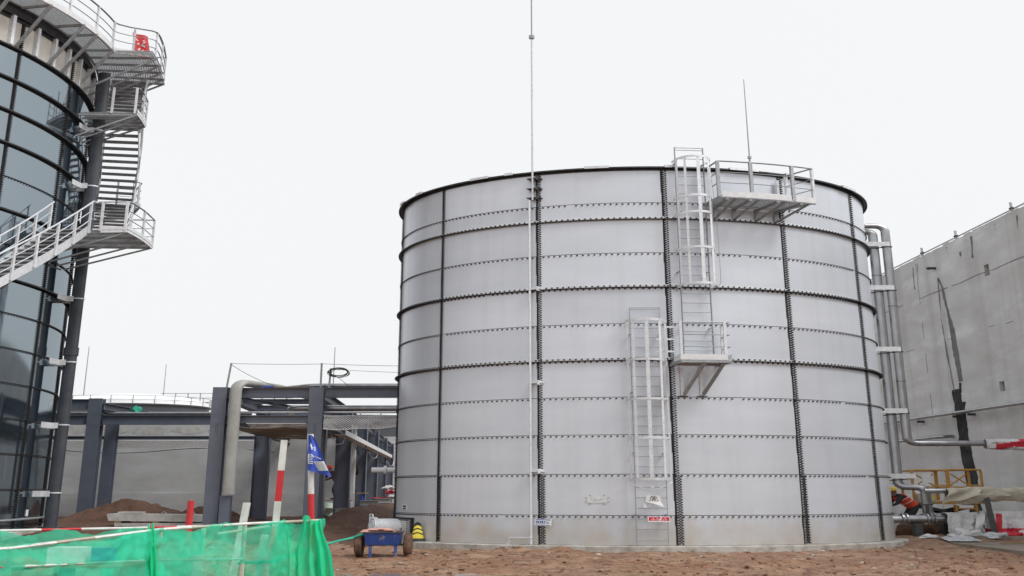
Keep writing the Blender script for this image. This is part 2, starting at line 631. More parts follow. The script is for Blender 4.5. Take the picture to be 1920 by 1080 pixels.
def frange(a, b, d):
    n = max(1, int(round((b - a) / d)))
    return [a + (b - a) * i / n for i in range(n)]
gx = [-4000, -800, -200, -70, -40, -28, -20] + frange(-14, 14, .125) + [14, 20, 28, 40, 70, 200, 800, 4000]
gy = [-2000, -400, -100, -30, 0, 8, 12] + frange(15, 18, .3) + frange(18, 26.5, .085) + frange(26.5, 40, .2) + frange(40, 60, .8) + [60, 75, 100, 160, 300, 800, 2000, 6000]
g = MB()
for x in gx:
    for y in gy:
        near = abs(x) < 16 and 12 < y < 65
        g.v.append((x, y, (gz(x, y) + mud_h(x, y)) if near else gz(x, y) * (1 if y < 200 else 0)))
ny = len(gy)
for i in range(len(gx) - 1):
    for j in range(ny - 1):
        a = i * ny + j
        g.f.append((a, a + ny, a + ny + 1, a + 1))
        # soil under and behind the rack, mud in front
        xm, ym = gx[i], gy[j]
        g.m.append(1 if (xm < -2.2 and ym > 28.2 + .5 * sin(xm * 3)) else 0)
tag(g.build('ground', ['mud', 'soil'], smooth=180, normals=False), None, kind='structure')

# puddle in the foreground wheel track
p = MB()
pp = []
for i in range(40):
    a = 2 * pi * i / 40
    q = 1 + .35 * noise.noise(V((cos(a) * 1.3, sin(a) * 1.3, 4.2)))
    pp.append((-1.15 + 1.15 * cos(a) * q, 18.62 + .38 * sin(a) * q, .012))
p.add(pp, [tuple(range(40))])
tag(p.build('puddle', 'puddle', smooth=0, normals=False), None, kind='structure')

# clods of mud strewn over the ground
r2 = random.Random(21)
cl = MB()
for i in range(4200):
    x, y = r2.uniform(-6, 8.5), 18.3 + 9 * r2.random() ** 1.4
    d1 = hypot(x - T1[0], y - T1[1]) - T1[2]
    if d1 < .45:
        continue
    s_ = .009 + .05 * r2.random() ** 6
    cl.blob((x, y, gz(x, y) + mud_h(x, y) + s_ * .2), s_ * r2.uniform(.6, 1.1), s_ * r2.uniform(.7, 1.2), s_ * .6, seed=i, n=6, k=3, rough=.5)
tag(cl.build('mud_clods', 'rock', smooth=60), 'loose brown clods strewn over the churned mud', 'clods', kind='stuff')
r2 = random.Random(5)
cl = MB()
for i in range(90):
    x, y = r2.uniform(-2.5, 8.5), r2.uniform(18.8, 25.9)
    d1 = hypot(x - T1[0], y - T1[1]) - T1[2]
    if d1 < .5:
        continue
    s_ = .02 + .035 * r2.random() ** 2
    cl.blob((x, y, gz(x, y) + mud_h(x, y) + s_ * .25), s_, s_, s_ * .5, seed=i + 900, n=6, k=3, rough=.5)
tag(cl.build('pale_rubble', 'pebble', smooth=60), 'scraps of pale rubble lying on the mud before the tank', 'rubble', kind='stuff')

# concrete rings the tanks stand on
sl = MB()
prof = [(T1[2] - .4, .148), (T1[2] + .23, .148), (T1[2] + .255, .125), (T1[2] + .265, -.3), (T1[2] - .4, -.3)]
sl.lathe(prof, T1[0], T1[1], 120)
tag(sl.build('tank_slab', 'slab', smooth=30), None, kind='structure')
sl = MB()
sl.lathe([(T2[2] - .5, .44), (T2[2] + .3, .44), (T2[2] + .33, .40), (T2[2] + .34, -.2), (T2[2] - .5, -.2)], T2[0], T2[1], 120)
tag(sl.build('tank_slab', 'slab', smooth=30), None, kind='structure')
pv = MB()
pv.box(7.95, 12.5, 24.5, 29.2, -.2, .10)
pv.box(8.6, 12.5, 29.2, 60, -.2, .26)
tag(pv.build('pavement', 'pavement', smooth=0), None, kind='structure')

# ----------------------------------------------------------------------------
# the grey bolted tank
# ----------------------------------------------------------------------------
def pol(T, az, r, z):
    a = radians(az)
    return V((T[0] + (T[2] + r) * sin(a), T[1] - (T[2] + r) * cos(a), z))

def frame(T, az):
    a = radians(az)
    return V((cos(a), sin(a), 0)), V((sin(a), -cos(a), 0))     # tangent (to the right), outward normal

def add_bolts(mb, T, items, rad=.017, h=.02, r0=.008):
    """items: (azimuth, z); a hexagonal cap standing on the shell at each"""
    for az, z in items:
        t, n = frame(T, az)
        c = pol(T, az, r0, z)
        o = len(mb.v)
        for k, (rr, hh) in enumerate(((rad, 0), (rad * .95, h * .6), (rad * .5, h))):
            for j in range(6):
                a = pi / 3 * j
                q = c + t * (rr * cos(a)) + V((0, 0, 1)) * (rr * sin(a)) + n * hh
                mb.v.append((q.x, q.y, q.z))
        for k in range(2):
            for j in range(6):
                a, b = o + k * 6 + j, o + k * 6 + (j + 1) % 6
                mb.f.append((a, b, b + 6, a + 6))
                mb.m.append(0)
        mb.f.append(tuple(o + 12 + j for j in range(6)))
        mb.m.append(0)

t1 = thing('storage_tank', (T1[0], T1[1], .15), 'large grey bolted steel tank with black bolted seams in the middle', 'tank')
Z1 = [.15, 1.009, 2.208, 3.379, 4.52, 5.657, 6.811, 7.971, 9.107, 10.79, 11.99]
SEAM1 = [2.3 + 360 / 13 * k for k in range(13)]
STEP1 = 360 / 13
for c in range(len(Z1) - 1):
    for k in range(13):
        z0, z1 = Z1[c] + .009, Z1[c + 1] - .009
        w = .22
        rr = rnd.uniform(-.002, .002)
        MB().arc(T1, -.012 + rr, .002 + rr, z0, z1, SEAM1[k] + w, SEAM1[k] + STEP1 - w, 10, lip=.004).build('panel', 'panel', t1)
for c in range(1, len(Z1) - 1):
    MB().arc(T1, -.014, -.002, Z1[c] - .016, Z1[c] + .012, 0, 359.99, 140).build('joint_sealant', 'sealant', t1)
for k in range(13):
    MB().arc(T1, -.014, .003, .15, 11.99, SEAM1[k] - .34, SEAM1[k] + .20, 2).build('seam_strip', 'sealant', t1)
    # lapped plate edge beside each seam
    MB().arc(T1, .001, .006, .15, 11.99, SEAM1[k] + .20, SEAM1[k] + .9, 2).build('seam_lap', 'panel', t1)
# horizontal stiffening angles
for nm, zc in (('stiffener_ring', 10.235), ('stiffener_ring', 7.985), ('stiffener_ring', 5.665)):
    st = MB()
    st.arc(T1, .004, .085, zc - .014, zc, 0, 359.99, 140)
    st.arc(T1, .07, .085, zc - .024, zc - .014, 0, 359.99, 140)
    ring = st.build(nm, 'ring', t1)
    MB().arc(T1, .006, .016, zc + .003, zc + .085, 0, 359.99, 140).build('upright_flange', 'galv', ring)
st = MB()
st.arc(T1, .004, .11, 11.985, 12.0, 0, 359.99, 140)
st.arc(T1, .004, .018, 11.89, 11.982, 0, 359.99, 140)
st.arc(T1, .096, .11, 11.95, 11.985, 0, 359.99, 140)
st.build('top_rim', 'ring', t1)
for az, wd in ((-62, 1.6), (-39.5, 2.6), (-31.5, 1.0), (-11.5, 2.6), (3.6, .8), (20.5, 3.4), (32.5, 1.2), (55, 3.6), (-75, 2)):
    st = MB()
    st.arc(T1, .03, .15, 12.003, 12.035, az - wd, az + wd, 4)
    st.arc(T1, .135, .15, 11.955, 12.003, az - wd, az + wd, 4)
    st.build('rim_plate', 'galv', t1)
# bolts
bl = MB()
items = []
nb = 286
for c in range(1, len(Z1) - 1):
    for j in range(nb):
        if rnd.random() > .012:
            items.append((360 * j / nb + rnd.uniform(-.03, .03), Z1[c] - .042))
for zc in (10.235, 7.985, 5.665):
    for j in range(nb):
        items.append((360 * (j + .5) / nb, zc + .045))
for j in range(nb):
    items.append((360 * (j + .5) / nb, 11.935))
add_bolts(bl, T1, items, rad=.0215, h=.030)
items = []
for k in range(13):
    z = .2
    while z < 11.9:
        rows = (.42, .80, 1.20) if z < 2.2 else (.30, .78)
        for i, rw in enumerate(rows):
            items.append((SEAM1[k] + rw, z + (.036 if i == 1 else 0) + rnd.uniform(-.003, .003)))
        z += .0745
add_bolts(bl, T1, items, rad=.0205, h=.042)
tag(bl.build('bolts', 'bolt', t1, smooth=0, normals=False), None, kind='stuff')

m = MB()
m.tube([(-2.15, 31.4, 2.45), (-2.85, 31.4, 2.45)], .095, 16)
m.tube([(-2.55, 31.4, 2.45), (-2.60, 31.4, 2.45)], .15, 16)
m.build('side_nozzle', 'white', t1)
# stencilled maker's mark and small plates on the shell
def plate(parent_T, az, z, w, h, r=.012, th=.006):
    t, n = frame(parent_T, az)
    c = pol(parent_T, az, r, z)
    m = MB()
    m.obox(c, t * w / 2, n * th / 2, V((0, 0, h / 2)))
    return m, c, t, n

# manhole with its nozzle
mh = MB()
mh.arc(T1, .006, .03, .17, .845, -84.5, -82.6, 2)
mh.arc(T1, .006, .03, .17, .845, -64.9, -63.4, 2)
mh.arc(T1, .006, .03, .80, .86, -84.5, -63.4, 8)
man = mh.build('manhole', 'sealant', t1)
MB().arc(T1, .004, .014, .17, .80, -82.4, -65.1, 8).build('doubler_plate', 'panel', man)
it = []
for j in range(11):
    it += [(-65.7, .19 + j * .062), (-67.1, .21 + j * .062), (-82, .19 + j * .062)]
for j in range(12):
    it += [(-81.5 + j * 1.35, .775)]
bb = MB()
add_bolts(bb, T1, it, rad=.017, h=.02, r0=.014)
tag(bb.build('bolts', 'bolt', man, smooth=0, normals=False), None, kind='stuff')
t, n = frame(T1, -75)
c0 = pol(T1, -75, 0, .53)
MB().tube([c0 + n * .0, c0 + n * .44], .28, 32).build('nozzle', 'white', man)
fl = MB()
fl.tube([c0 + n * .44, c0 + n * .475], .335, 32)
fl.tube([c0 + n * .48, c0 + n * .51], .335, 32)
for j in range(16):
    a = 2 * pi * j / 16
    q = c0 + t * (.31 * cos(a)) + V((0, 0, .31 * sin(a)))
    fl.tube([q + n * .42, q + n * .54], .014, 6)
fl.build('flange', 'galv', man)
cv = MB()
cv.tube([c0 + n * .511, c0 + n * .53], .24, 32)
cv.bar(c0 + n * .55 - t * .09, c0 + n * .55 + t * .09, .05, .2)
cv.build('cover', 'white', man)
dv = MB()
q = c0 + t * -.33 + n * .5
dv.tube([q + V((0, 0, -.3)), q + V((0, 0, .42))], .016, 6)
dv.tube([q + V((0, 0, .42)), q + V((0, 0, .42)) + t * .3, c0 + n * .5 + V((0, 0, .3))], .014, 6)
dv.build('davit_arm', 'white', man)

# data plate by the manhole, and the pale stencil plate
m, c, t, n = plate(T1, -69.4, 1.19, .30, .17)
dp = m.build('data_plate', 'paper', t1)
mk = MB()
for (dx, dz, w, h) in ((0, .030, .20, .055), (0, -.045, .19, .045)):
    mk.obox(c + t * dx + n * .006 + V((0, 0, dz)), t * w / 2, n * .002, V((0, 0, h / 2)))
mk.build('print', 'black', dp)
m, c, t, n = plate(T1, -13.2, 1.463, .33, .19, r=.016)
sp = m.build('maker_plate', 'white', t1)
mk = MB()
for sx in (-1, 1):
    for sz in (-1, 1):
        for (px, pz) in ((.12, .115), (.19, .05)):
            q = c + t * (sx * px) + V((0, 0, sz * pz)) + n * .004
            mk.poly([q - t * .025, q + t * .025 * sx * sx, q + t * (.012 * sx) + V((0, 0, .03 * sz))], n * .003)
for i in range(6):
    mk.obox(c + t * (-.10 + .04 * i) + V((0, 0, .012)) + n * .005, t * .011, n * .002, V((0, 0, .008)))
mk.obox(c + t * .0 + V((0, 0, -.03)) + n * .005, t * .06, n * .002, V((0, 0, .004)))
mk.obox(c + t * .10 + V((0, 0, -.07)) + n * .005, t * .03, n * .002, V((0, 0, .005)))
mk.obox(c + t * -.11 + V((0, 0, .07)) + n * .005, t * .03, n * .002, V((0, 0, .005)))
mk.build('print', 'galvd', sp)

# ----------------------------------------------------------------------------
# the black enamelled tank at the left
# ----------------------------------------------------------------------------
t2 = thing('enamel_tank', (T2[0], T2[1], .44), 'tall glossy black enamelled tank with cream top course cut by the left edge', 'tank')
Z2 = [.45] + [.62 + 1.155 * k for k in range(15)] + [17.92]
Z2[15] = 16.79
STEP2 = 360 / 28
SEAM2 = [75.6 + STEP2 * k for k in range(-4, 4)]
for c in range(len(Z2) - 1):
    mname = 'cream' if c == len(Z2) - 2 else 'black_enamel'
    for k in range(len(SEAM2) - 1):
        rr = rnd.uniform(-.002, .002)
        MB().arc(T2, -.014 + rr, .002 + rr, Z2[c] + .007, Z2[c + 1] - .007, SEAM2[k] + .09, SEAM2[k + 1] - .09, 12, lip=.003).build('panel', mname, t2)
sh = MB()
sh.lathe([(T2[2] + .001, .45), (T2[2] + .001, 17.92)], T2[0], T2[1], 90, a0=radians(SEAM2[-1]), a1=radians(SEAM2[0] + 360))
sh.lathe([(T2[2] - .03, .45), (T2[2] - .03, 17.90)], T2[0], T2[1], 120)
tag(sh.build('shell', 'black_enamel', t2), None, kind='stuff')
A0, A1 = SEAM2[0], SEAM2[-1]
for c in range(1, len(Z2) - 1):
    thick = c in (8, 10, 12, 13, 14, 15)
    st = MB()
    if thick:
        st.arc(T2, .003, .085, Z2[c] - .018, Z2[c] + .012, A0, A1, 80)
        st.arc(T2, .07, .085, Z2[c] - .04, Z2[c] - .018, A0, A1, 80)
        st.build('stiffener_ring', 'ring', t2)
    else:
        st.arc(T2, -.002, .02, Z2[c] - .014, Z2[c] + .014, A0, A1, 80)
        st.build('joint_sealant', 'sealant', t2)
for k in range(1, len(SEAM2) - 1):
    MB().arc(T2, -.01, .006, .45, 17.92, SEAM2[k] - .28, SEAM2[k] + .28, 2).build('seam_strip', 'ring', t2)
st = MB()
st.arc(T2, .003, .09, 17.93, 17.96, A0, A1, 80)
st.arc(T2, .003, .02, 17.80, 17.93, A0, A1, 80)
st.arc(T2, -.02, .012, 17.96, 18.40, A0, A1, 80)
st.build('top_rim', 'ring', t2)
bl = MB()
items = []
for k in range(1, len(SEAM2) - 1):
    z = .5
    while z < 17.8:
        items += [(SEAM2[k] - .17, z), (SEAM2[k] + .17, z + .04)]
        z += .08
add_bolts(bl, T2, items, rad=.026, h=.045, r0=.004)
items = []
for c in range(1, len(Z2) - 1):
    a = A0
    while a < A1:
        items.append((a, Z2[c] - .045))
        a += .62
add_bolts(bl, T2, items, rad=.02, h=.025, r0=.003)
tag(bl.build('bolts', 'bolt', t2, smooth=0, normals=False), None, kind='stuff')
# cream stiffener posts between rim and top ring
for az in (60, 64.5, 69, 73.4, 78.2, 82.2, 86.2, 90.3, 94.4, 98.5):
    st = MB()
    t, n = frame(T2, az)
    st.bar(pol(T2, az, .05, 16.82), pol(T2, az, .05, 17.93), .10, .08, up=n)
    st.build('rim_post', 'galv', t2)
# small papers stuck on the shell
m, c, t, n = plate(T2, 92.6, .98, .16, .22, r=.014)
m.build('notice', 'paper', t2)

# ----------------------------------------------------------------------------
# ladders, platforms, masts and signs on the grey tank
# ----------------------------------------------------------------------------
UP = V((0, 0, 1))

def caged_ladder(name, label, az, w, z0, z1, c0, c1, hoops, cw, stand=.20, cage_d=.62, top_ext=0.0):
    t, n = frame(T1, az)
    base = pol(T1, az, stand, z0)
    th = thing(name, tuple(base), label, 'ladder')
    P = lambda a, b, z: V((base.x, base.y, 0)) + t * a + n * b + UP * z
    for s in (-1, 1):
        MB().bar(P(s * w / 2, 0, z0), P(s * w / 2, 0, z1), .014, .05, up=n).build('rail', 'galvd', th)
    z = z0 + .17
    while z < z1 - .02:
        MB().tube([P(-w / 2, 0, z), P(w / 2, 0, z)], .0105, 6).build('rung', 'galvd', th)
        z += .30
    MB().tube([P(-w / 2, 0, z1 - .01), P(w / 2, 0, z1 - .01)], .0105, 6).build('rung', 'galvd', th)
    z = z0 + .9
    while z < z1 - .3:
        st = MB()
        for s in (-1, 1):
            st.bar(P(s * w / 2, -stand + .005, z), P(s * w / 2, -.02, z), .05, .012)
        st.build('wall_bracket', 'galv', th)
        z += 1.8
    def hoop(k):       # k 0..1 round the cage
        a = pi * k
        return (-cw / 2 * cos(a), (cage_d * sin(a)) ** 1.0 if False else cage_d * (sin(a) ** .75))
    for hz in hoops:
        m = MB()
        pts = [hoop(i / 16) for i in range(17)]
        for i in range(16):
            (a0, b0), (a1, b1) = pts[i], pts[i + 1]
            m.bar(P(a0, b0, hz), P(a1, b1, hz), .008, .07)
        m.bar(P(-cw / 2, 0, hz), P(-w / 2, 0, hz), .008, .07)
        m.bar(P(cw / 2, 0, hz), P(w / 2, 0, hz), .008, .07)
        m.build('cage_hoop', 'galv', th)
    for k in (.10, .27, .5, .73, .90):
        a, b = hoop(k)
        nd = V((t * a + n * b)).normalized()
        wd = .062 if k == .5 else .042
        MB().bar(P(a * .985, b * .985, c0), P(a * .985, b * .985, c1), wd, .007, up=nd).build('cage_strap', 'galv', th)
    return th, P, t, n

lad_low, PL, tl_, nl_ = caged_ladder('caged_ladder', 'lower galvanised caged ladder rising from the slab to the small landing', -2.6, .52, .155, 7.28, 2.04, 6.84,
                                     (2.06, 3.25, 4.40, 5.58, 6.80), .70)
lad_up, PU, tu_, nu_ = caged_ladder('caged_ladder', 'upper galvanised caged ladder rising from the small landing to the tank rim', 7.9, .53, 5.76, 12.62, 7.92, 12.12,
                                    (7.95, 9.10, 10.25, 10.80, 12.10), .66)
# safety cable looped across the foot of the lower cage with a padlock
m = MB()
pts = [PL(-.36 + .72 * i / 12, .10 + .25 * sin(pi * i / 12), 1.98 - .22 * sin(pi * i / 12)) for i in range(13)]
m.tube(pts, .007, 5)
cb = m.build('locking_cable', 'galv', lad_low)
MB().box(-.028 + PL(0, 0, 0).x, .028 + PL(0, 0, 0).x, PL(0, .30, 0).y - .02, PL(0, .30, 0).y + .02, 1.80, 1.88).build('padlock', 'white', cb)
# loose wire loop hanging beside the upper cage
m = MB()
m.tube([PU(.36, .05, 12.0), PU(.40, .1, 11.0), PU(.43, .12, 9.5), PU(.44, .1, 8.1), PU(.40, .08, 7.95)], .006, 5)
m.build('earth_cable', 'galvd', lad_up)

def rail_run(m, pts, r=.02, n=6):
    m.tube(pts, r, n)

# small landing
az = 7.4
t, n = frame(T1, az)
B = pol(T1, az, 0, 5.5)
P = lambda a, b, z: V((B.x, B.y, 0)) + t * a + n * b + UP * z
lp = thing('ladder_landing', tuple(B), 'small galvanised landing on two slanted struts between the two caged ladders', 'platform')
MB().obox(P(0, .50, 5.545), t * .44, n * .36, UP * .012).build('deck', 'galv', lp)
m = MB()
for b in (.16, .84):
    m.bar(P(-.44, b, 5.50), P(.44, b, 5.50), .05, .07)
for a in (-.42, .42):
    m.bar(P(a, .01, 5.495), P(a, .86, 5.495), .05, .08)
m.build('deck_frame', 'galvd', lp)
MB().obox(P(-.04, .87, 5.63), t * .40, n * .004, UP * .085).build('kick_plate', 'white', lp)
MB().obox(P(.445, .62, 5.63), t * .004, n * .25, UP * .085).build('kick_plate', 'white', lp)
MB().obox(P(-.445, .62, 5.63), t * .004, n * .25, UP * .085).build('kick_plate', 'white', lp)
for a, b in ((-.42, .83), (.35, .83), (.43, .35)):
    MB().bar(P(a, b, 5.55), P(a, b, 6.72), .05, .05, up=n).build('rail_post', 'galv', lp)
for z in (6.70, 6.32, 5.95):
    m = MB()
    m.tube([P(-.42, .83, z), P(.43, .83, z), P(.43, .30, z)], .016 if z < 6.5 else .021, 6)
    m.build('guard_rail', 'galvd', lp)
for z in (6.62, 6.24, 5.86):
    MB().bar(P(-.44, .40, z), P(-.76, .40, z), .012, .05).build('link_bar', 'white', lp)
for a in (-.24, .10):
    m = MB()
    m.bar(P(a, .04, 4.56), P(a, .04, 5.48), .06, .06, up=n)
    m.build('strut_upright', 'galv', lp)
    MB().bar(P(a + .02, .05, 4.58), P(a + .22, .80, 5.47), .055, .055).build('strut', 'galvd', lp)
    MB().obox(P(a + .01, .02, 4.53), t * .09, n * .015, UP * .02).build('foot_plate', 'darkmetal', lp)

# service platform under the rim
tp = thing('rim_platform', tuple(pol(T1, 22, 0, 10.6)), 'wide galvanised grating platform with guard rails bracketed under the tank rim', 'platform')
a0, a1 = 11.2, 30.4
zd = 10.72
m = MB()
for j in range(12):
    r = .12 + .80 * j / 11
    m.arc(T1, r, r + .012, zd, zd + .035, a0, a1, 8)
for j in range(34):
    az = a0 + (a1 - a0) * j / 33
    m.bar(pol(T1, az, .12, zd + .02), pol(T1, az, .94, zd + .02), .012, .022)
m.build('grating', 'galvd', tp)
m = MB()
m.arc(T1, .07, .12, zd - .06, zd + .04, a0, a1, 8)
m.arc(T1, .93, .97, zd - .06, zd + .04, a0, a1, 8)
m.build('deck_frame', 'galvd', tp)
MB().arc(T1, .972, .980, zd - .03, zd + .16, a0 + .3, 25.0, 8).build('kick_plate', 'white', tp)
MB().arc(T1, .972, .980, zd - .03, zd + .16, 25.9, a1, 6).build('kick_plate', 'white', tp)
for az in (a1,):
    MB().bar(pol(T1, az, .2, zd + .07), pol(T1, az, .97, zd + .07), .01, .19).build('kick_plate', 'white', tp)
for az in (13.6, 18.0, 23.4, 28.4):
    m = MB()
    t, n = frame(T1, az)
    m.bar(pol(T1, az, .03, 10.28), pol(T1, az, .03, 10.66), .07, .06, up=n)
    m.build('bracket_upright', 'galvd', tp)
    MB().bar(pol(T1, az, .05, zd - .09), pol(T1, az - 1.2, .96, zd - .085), .06, .05).build('bracket_arm', 'galvd', tp)
    MB().bar(pol(T1, az, .06, 10.30), pol(T1, az + .4, .93, zd - .08), .045, .045).build('strut', 'galvd', tp)
RAZ = (11.0, 17.2, 25.6)
for az in RAZ:
    t, n = frame(T1, az)
    MB().bar(pol(T1, az, .95, zd - .02), pol(T1, az, .95, zd + 1.17), .06, .05, up=n).build('rail_post', 'galvd', tp)
for az in (30.4,):
    for r in (.2, .92):
        t, n = frame(T1, az)
        MB().bar(pol(T1, az, r, zd), pol(T1, az, r, zd + 1.15), .05, .05, up=n).build('rail_post', 'galv', tp)
MB().bar(pol(T1, 28.8, .12, zd), pol(T1, 28.8, .12, zd + 1.0), .09, .05).build('rail_post', 'white', tp)
for dz, r in ((1.17, .024), (.80, .013), (.45, .013)):
    pts = [pol(T1, 11.2, .25, zd + dz)] if dz > 1 else [pol(T1, 11.2, .55, zd + dz)]
    pts += [pol(T1, 11.0 + .4 * i, .95, zd + dz) for i in (0, 1)]
    pts += [pol(T1, 12 + (30.2 - 12) * i / 8, .95, zd + dz) for i in range(9)] + [pol(T1, 30.4, .15, zd + dz)]
    m = MB()
    m.tube(pts, r, 6)
    m.build('guard_rail', 'galvd', tp)

# lightning masts
ms = thing('lightning_mast', tuple(pol(T1, -26.45, .14, .15)), 'tall thin galvanised mast clamped up the left seam of the grey tank', 'mast')
q = lambda z: pol(T1, -26.45, .14, z)
MB().tube([q(.16), q(11.0)], .021, 8).build('lower_tube', 'galv', ms)
MB().tube([q(11.0) + V((.06, -.03, 0)), q(16.9) + V((.06, -.03, 0))], .019, 8).build('middle_tube', 'galv', ms)
MB().tube([q(16.9) + V((.06, -.03, 0)), q(20.0) + V((.06, -.03, 0))], .014, 8).build('upper_tube', 'galvd', ms)
MB().tube([q(16.85) + V((.06, -.03, 0)), q(16.97) + V((.06, -.03, 0))], .055, 8).build('joint_collar', 'galvd', ms)
for z in (11.75, 11.4, 11.08, 8.0, 5.0, 2.3):
    m = MB()
    t, n = frame(T1, -26.2)
    m.obox(q(z) + t * .08 - n * .06, t * .13, n * .07, UP * .018)
    m.obox(q(z) + t * .17 - n * .03, t * .012, n * .09, UP * .07)
    m.build('clamp', 'darkmetal' if z > 10 else 'galv', ms)
t, n = frame(T1, -27)
m = MB()
for a in (-.36, .04):
    m.bar(pol(T1, -27, .10, .155) + t * (a - .05), pol(T1, -27, .16, .36) + t * (a + .02), .05, .03)
m.bar(pol(T1, -27, .16, .36) + t * -.34, pol(T1, -27, .16, .36) + t * .06, .03, .03)
m.build('foot_bracket', 'galv', ms)
m2 = thing('lightning_mast', (5.8, 34.6, 11.9), 'thin lightning rod standing on the back rim above the service platform', 'mast')
MB().tube([(5.8, 34.6, 11.6), (5.8, 34.6, 15.8)], .03, 6).build('lower_tube', 'galvd', m2)
MB().tube([(5.8, 34.6, 15.8), (5.79, 34.6, 19.5)], [.02, .012], 6).build('upper_tube', 'galvd', m2)
MB().tube([(5.8, 34.6, 15.75), (5.8, 34.6, 15.85)], .05, 8).build('joint_collar', 'galvd', m2)

# signs
def sign(name, label, az, z, w, h, r, back, tilt=0.0):
    t, n = frame(T1, az)
    t2_ = (t + UP * tilt).normalized()
    u2_ = (UP - t * tilt).normalized()
    c = pol(T1, az, r, z)
    th = thing(name, tuple(c), label, 'sign')
    MB().obox(c, t2_ * w / 2, n * .008, u2_ * h / 2).build('board', back, th)
    return th, c, t2_, n, u2_

th, c, t, n, u = sign('blue_sign', 'small white sign with blue bars beside the mast foot', -24.1, .80, .30, .20, .09, 'paper', -.06)
m = MB()
m.obox(c + u * .078 + n * .010, t * .135, n * .002, u * .010)
m.obox(c - u * .078 + n * .010, t * .135, n * .002, u * .008)
m.obox(c - t * .045 + u * .005 + n * .010, t * .085, n * .002, u * .034)
m.build('print', 'signblue', th)
m = MB()
for i in range(4):
    m.obox(c - t * (.105 - .04 * i) + u * (.0 + .006 * (i % 2)) + n * .0135, t * .008, n * .001, u * (.012 + .008 * (i % 2)))
m.build('lettering', 'paper', th)
m = MB()
q = c + t * .085 + n * .010
m.bar(q - t * .025 + u * .035, q + t * .028 - u * .03, .012, .003, up=n)
m.bar(q + t * .018 + u * .01, q - t * .02 - u * .03, .012, .003, up=n)
m.build('symbol', 'signblue', th)

th, c, t, n, u = sign('red_sign', 'crimson sign with white lettering tied to the lower ladder', -1.3, .905, .37, .15, .235, 'paper', -.03)
MB().obox(c + u * .012 + n * .010, t * .170, n * .002, u * .052).build('red_field', 'signred', th)
m = MB()
for i, a in enumerate((-.10, -.03, .03, .10)):
    for k in range(2):
        m.obox(c + t * (a + .006 * k) + u * (.034 - .016 * k) + n * .0135, t * (.014 - .005 * k), n * .001, u * .004)
    m.obox(c + t * a + u * .026 + n * .0135, t * .004, n * .001, u * .014)
for i in range(11):
    a = -.125 + .025 * i
    m.obox(c + t * a - u * .014 + n * .0135, t * .008, n * .001, u * (.011 if i % 3 else .007))
m.bar(c + t * .04 + u * .06 + n * .014, c + t * .005 - u * .035 + n * .014, .022, .003, up=n)
m.build('lettering', 'paper', th)

t, n = frame(T1, -2.2)
c = pol(T1, -2.2, .235, 1.46)
th = thing('torn_notice', tuple(c), 'torn white no-climbing notice stuck to the lower ladder rungs', 'notice')
m = MB()
m.poly([c + t * -.115 + UP * .14, c + t * .115 + UP * .14, c + t * .125 - UP * .05, c + t * -.135 - UP * .05], n * .004)
m.poly([c + t * -.15 - UP * .05 + n * .01, c + t * .12 - UP * .052 + n * .012, c + t * .175 - UP * .20 + n * .035, c + t * .0 - UP * .11 + n * .03], n * .003)
m.poly([c + t * -.17 - UP * .09, c + t * -.14 - UP * .09, c + t * -.115 - UP * .22, c + t * -.17 - UP * .23], n * .003)
m.build('sheet', 'paper', th)
m = MB()
for i in range(20):
    a0_, a1_ = 2 * pi * i / 20, 2 * pi * (i + 1) / 20
    for A in (a0_,):
        p0 = c + t * (.05 * cos(a0_)) + UP * (.06 + .05 * sin(a0_)) + n * .006
        p1 = c + t * (.05 * cos(a1_)) + UP * (.06 + .05 * sin(a1_)) + n * .006
        m.bar(p0, p1, .011, .003, up=n)
m.bar(c + t * -.036 + UP * .096 + n * .0065, c + t * .036 + UP * .024 + n * .0065, .011, .003, up=n)
m.bar(c + t * .02 + UP * .085 + n * .0065, c + t * -.012 + UP * .05 + n * .0065, .013, .003, up=n)
m.bar(c + t * -.012 + UP * .05 + n * .0065, c + t * .0 + UP * .02 + n * .0065, .012, .003, up=n)
m.bar(c + t * .006 + UP * .058 + n * .0065, c + t * .03 + UP * .05 + n * .0065, .008, .003, up=n)
m.build('prohibition_symbol', 'black', th)
m = MB()
for i in range(4):
    q = c + t * (-.06 + .042 * i) + UP * -.018 + n * .006
    m.obox(q, t * .013, n * .001, UP * .004)
    m.obox(q + UP * .006, t * .004, n * .001, UP * .012)
    m.obox(q - UP * .009, t * .010, n * .001, UP * .003)
m.build('lettering', 'black', th)

# ----------------------------------------------------------------------------
# walkway, stairs and downpipe on the black tank
# ----------------------------------------------------------------------------
ZW = 18.42
wk = thing('rim_walkway', tuple(pol(T2, 80, 0, ZW)), 'galvanised bracketed walkway with guard rails round the top of the black tank', 'walkway')
def deck_arc(parent, r0, r1, z, a0, a1, nstep, fr='galvd'):
    m = MB()
    nr = max(3, int((r1 - r0) / .055))
    for j in range(nr + 1):
        r = r0 + (r1 - r0) * j / nr
        m.arc(T2, r, r + .014, z, z + .035, a0, a1, max(3, int(a1 - a0)))
    for j in range(nstep + 1):
        az_ = a0 + (a1 - a0) * j / nstep
        m.bar(pol(T2, az_, r0, z + .018), pol(T2, az_, r1, z + .018), .014, .02)
    m.build('grating', fr, parent)
WA0, WA1 = 50, 91.5
deck_arc(wk, .06, .66, ZW, WA0, WA1, 120)
m = MB()
m.arc(T2, .655, .70, ZW - .05, ZW + .16, WA0, 91.6, 40)
m.build('kick_plate', 'white', wk)
MB().arc(T2, .03, .07, ZW - .06, ZW + .03, WA0, 104, 40).build('inner_angle', 'galvd', wk)
deck_arc(wk, .06, 1.50, ZW, 91.5, 104, 36)
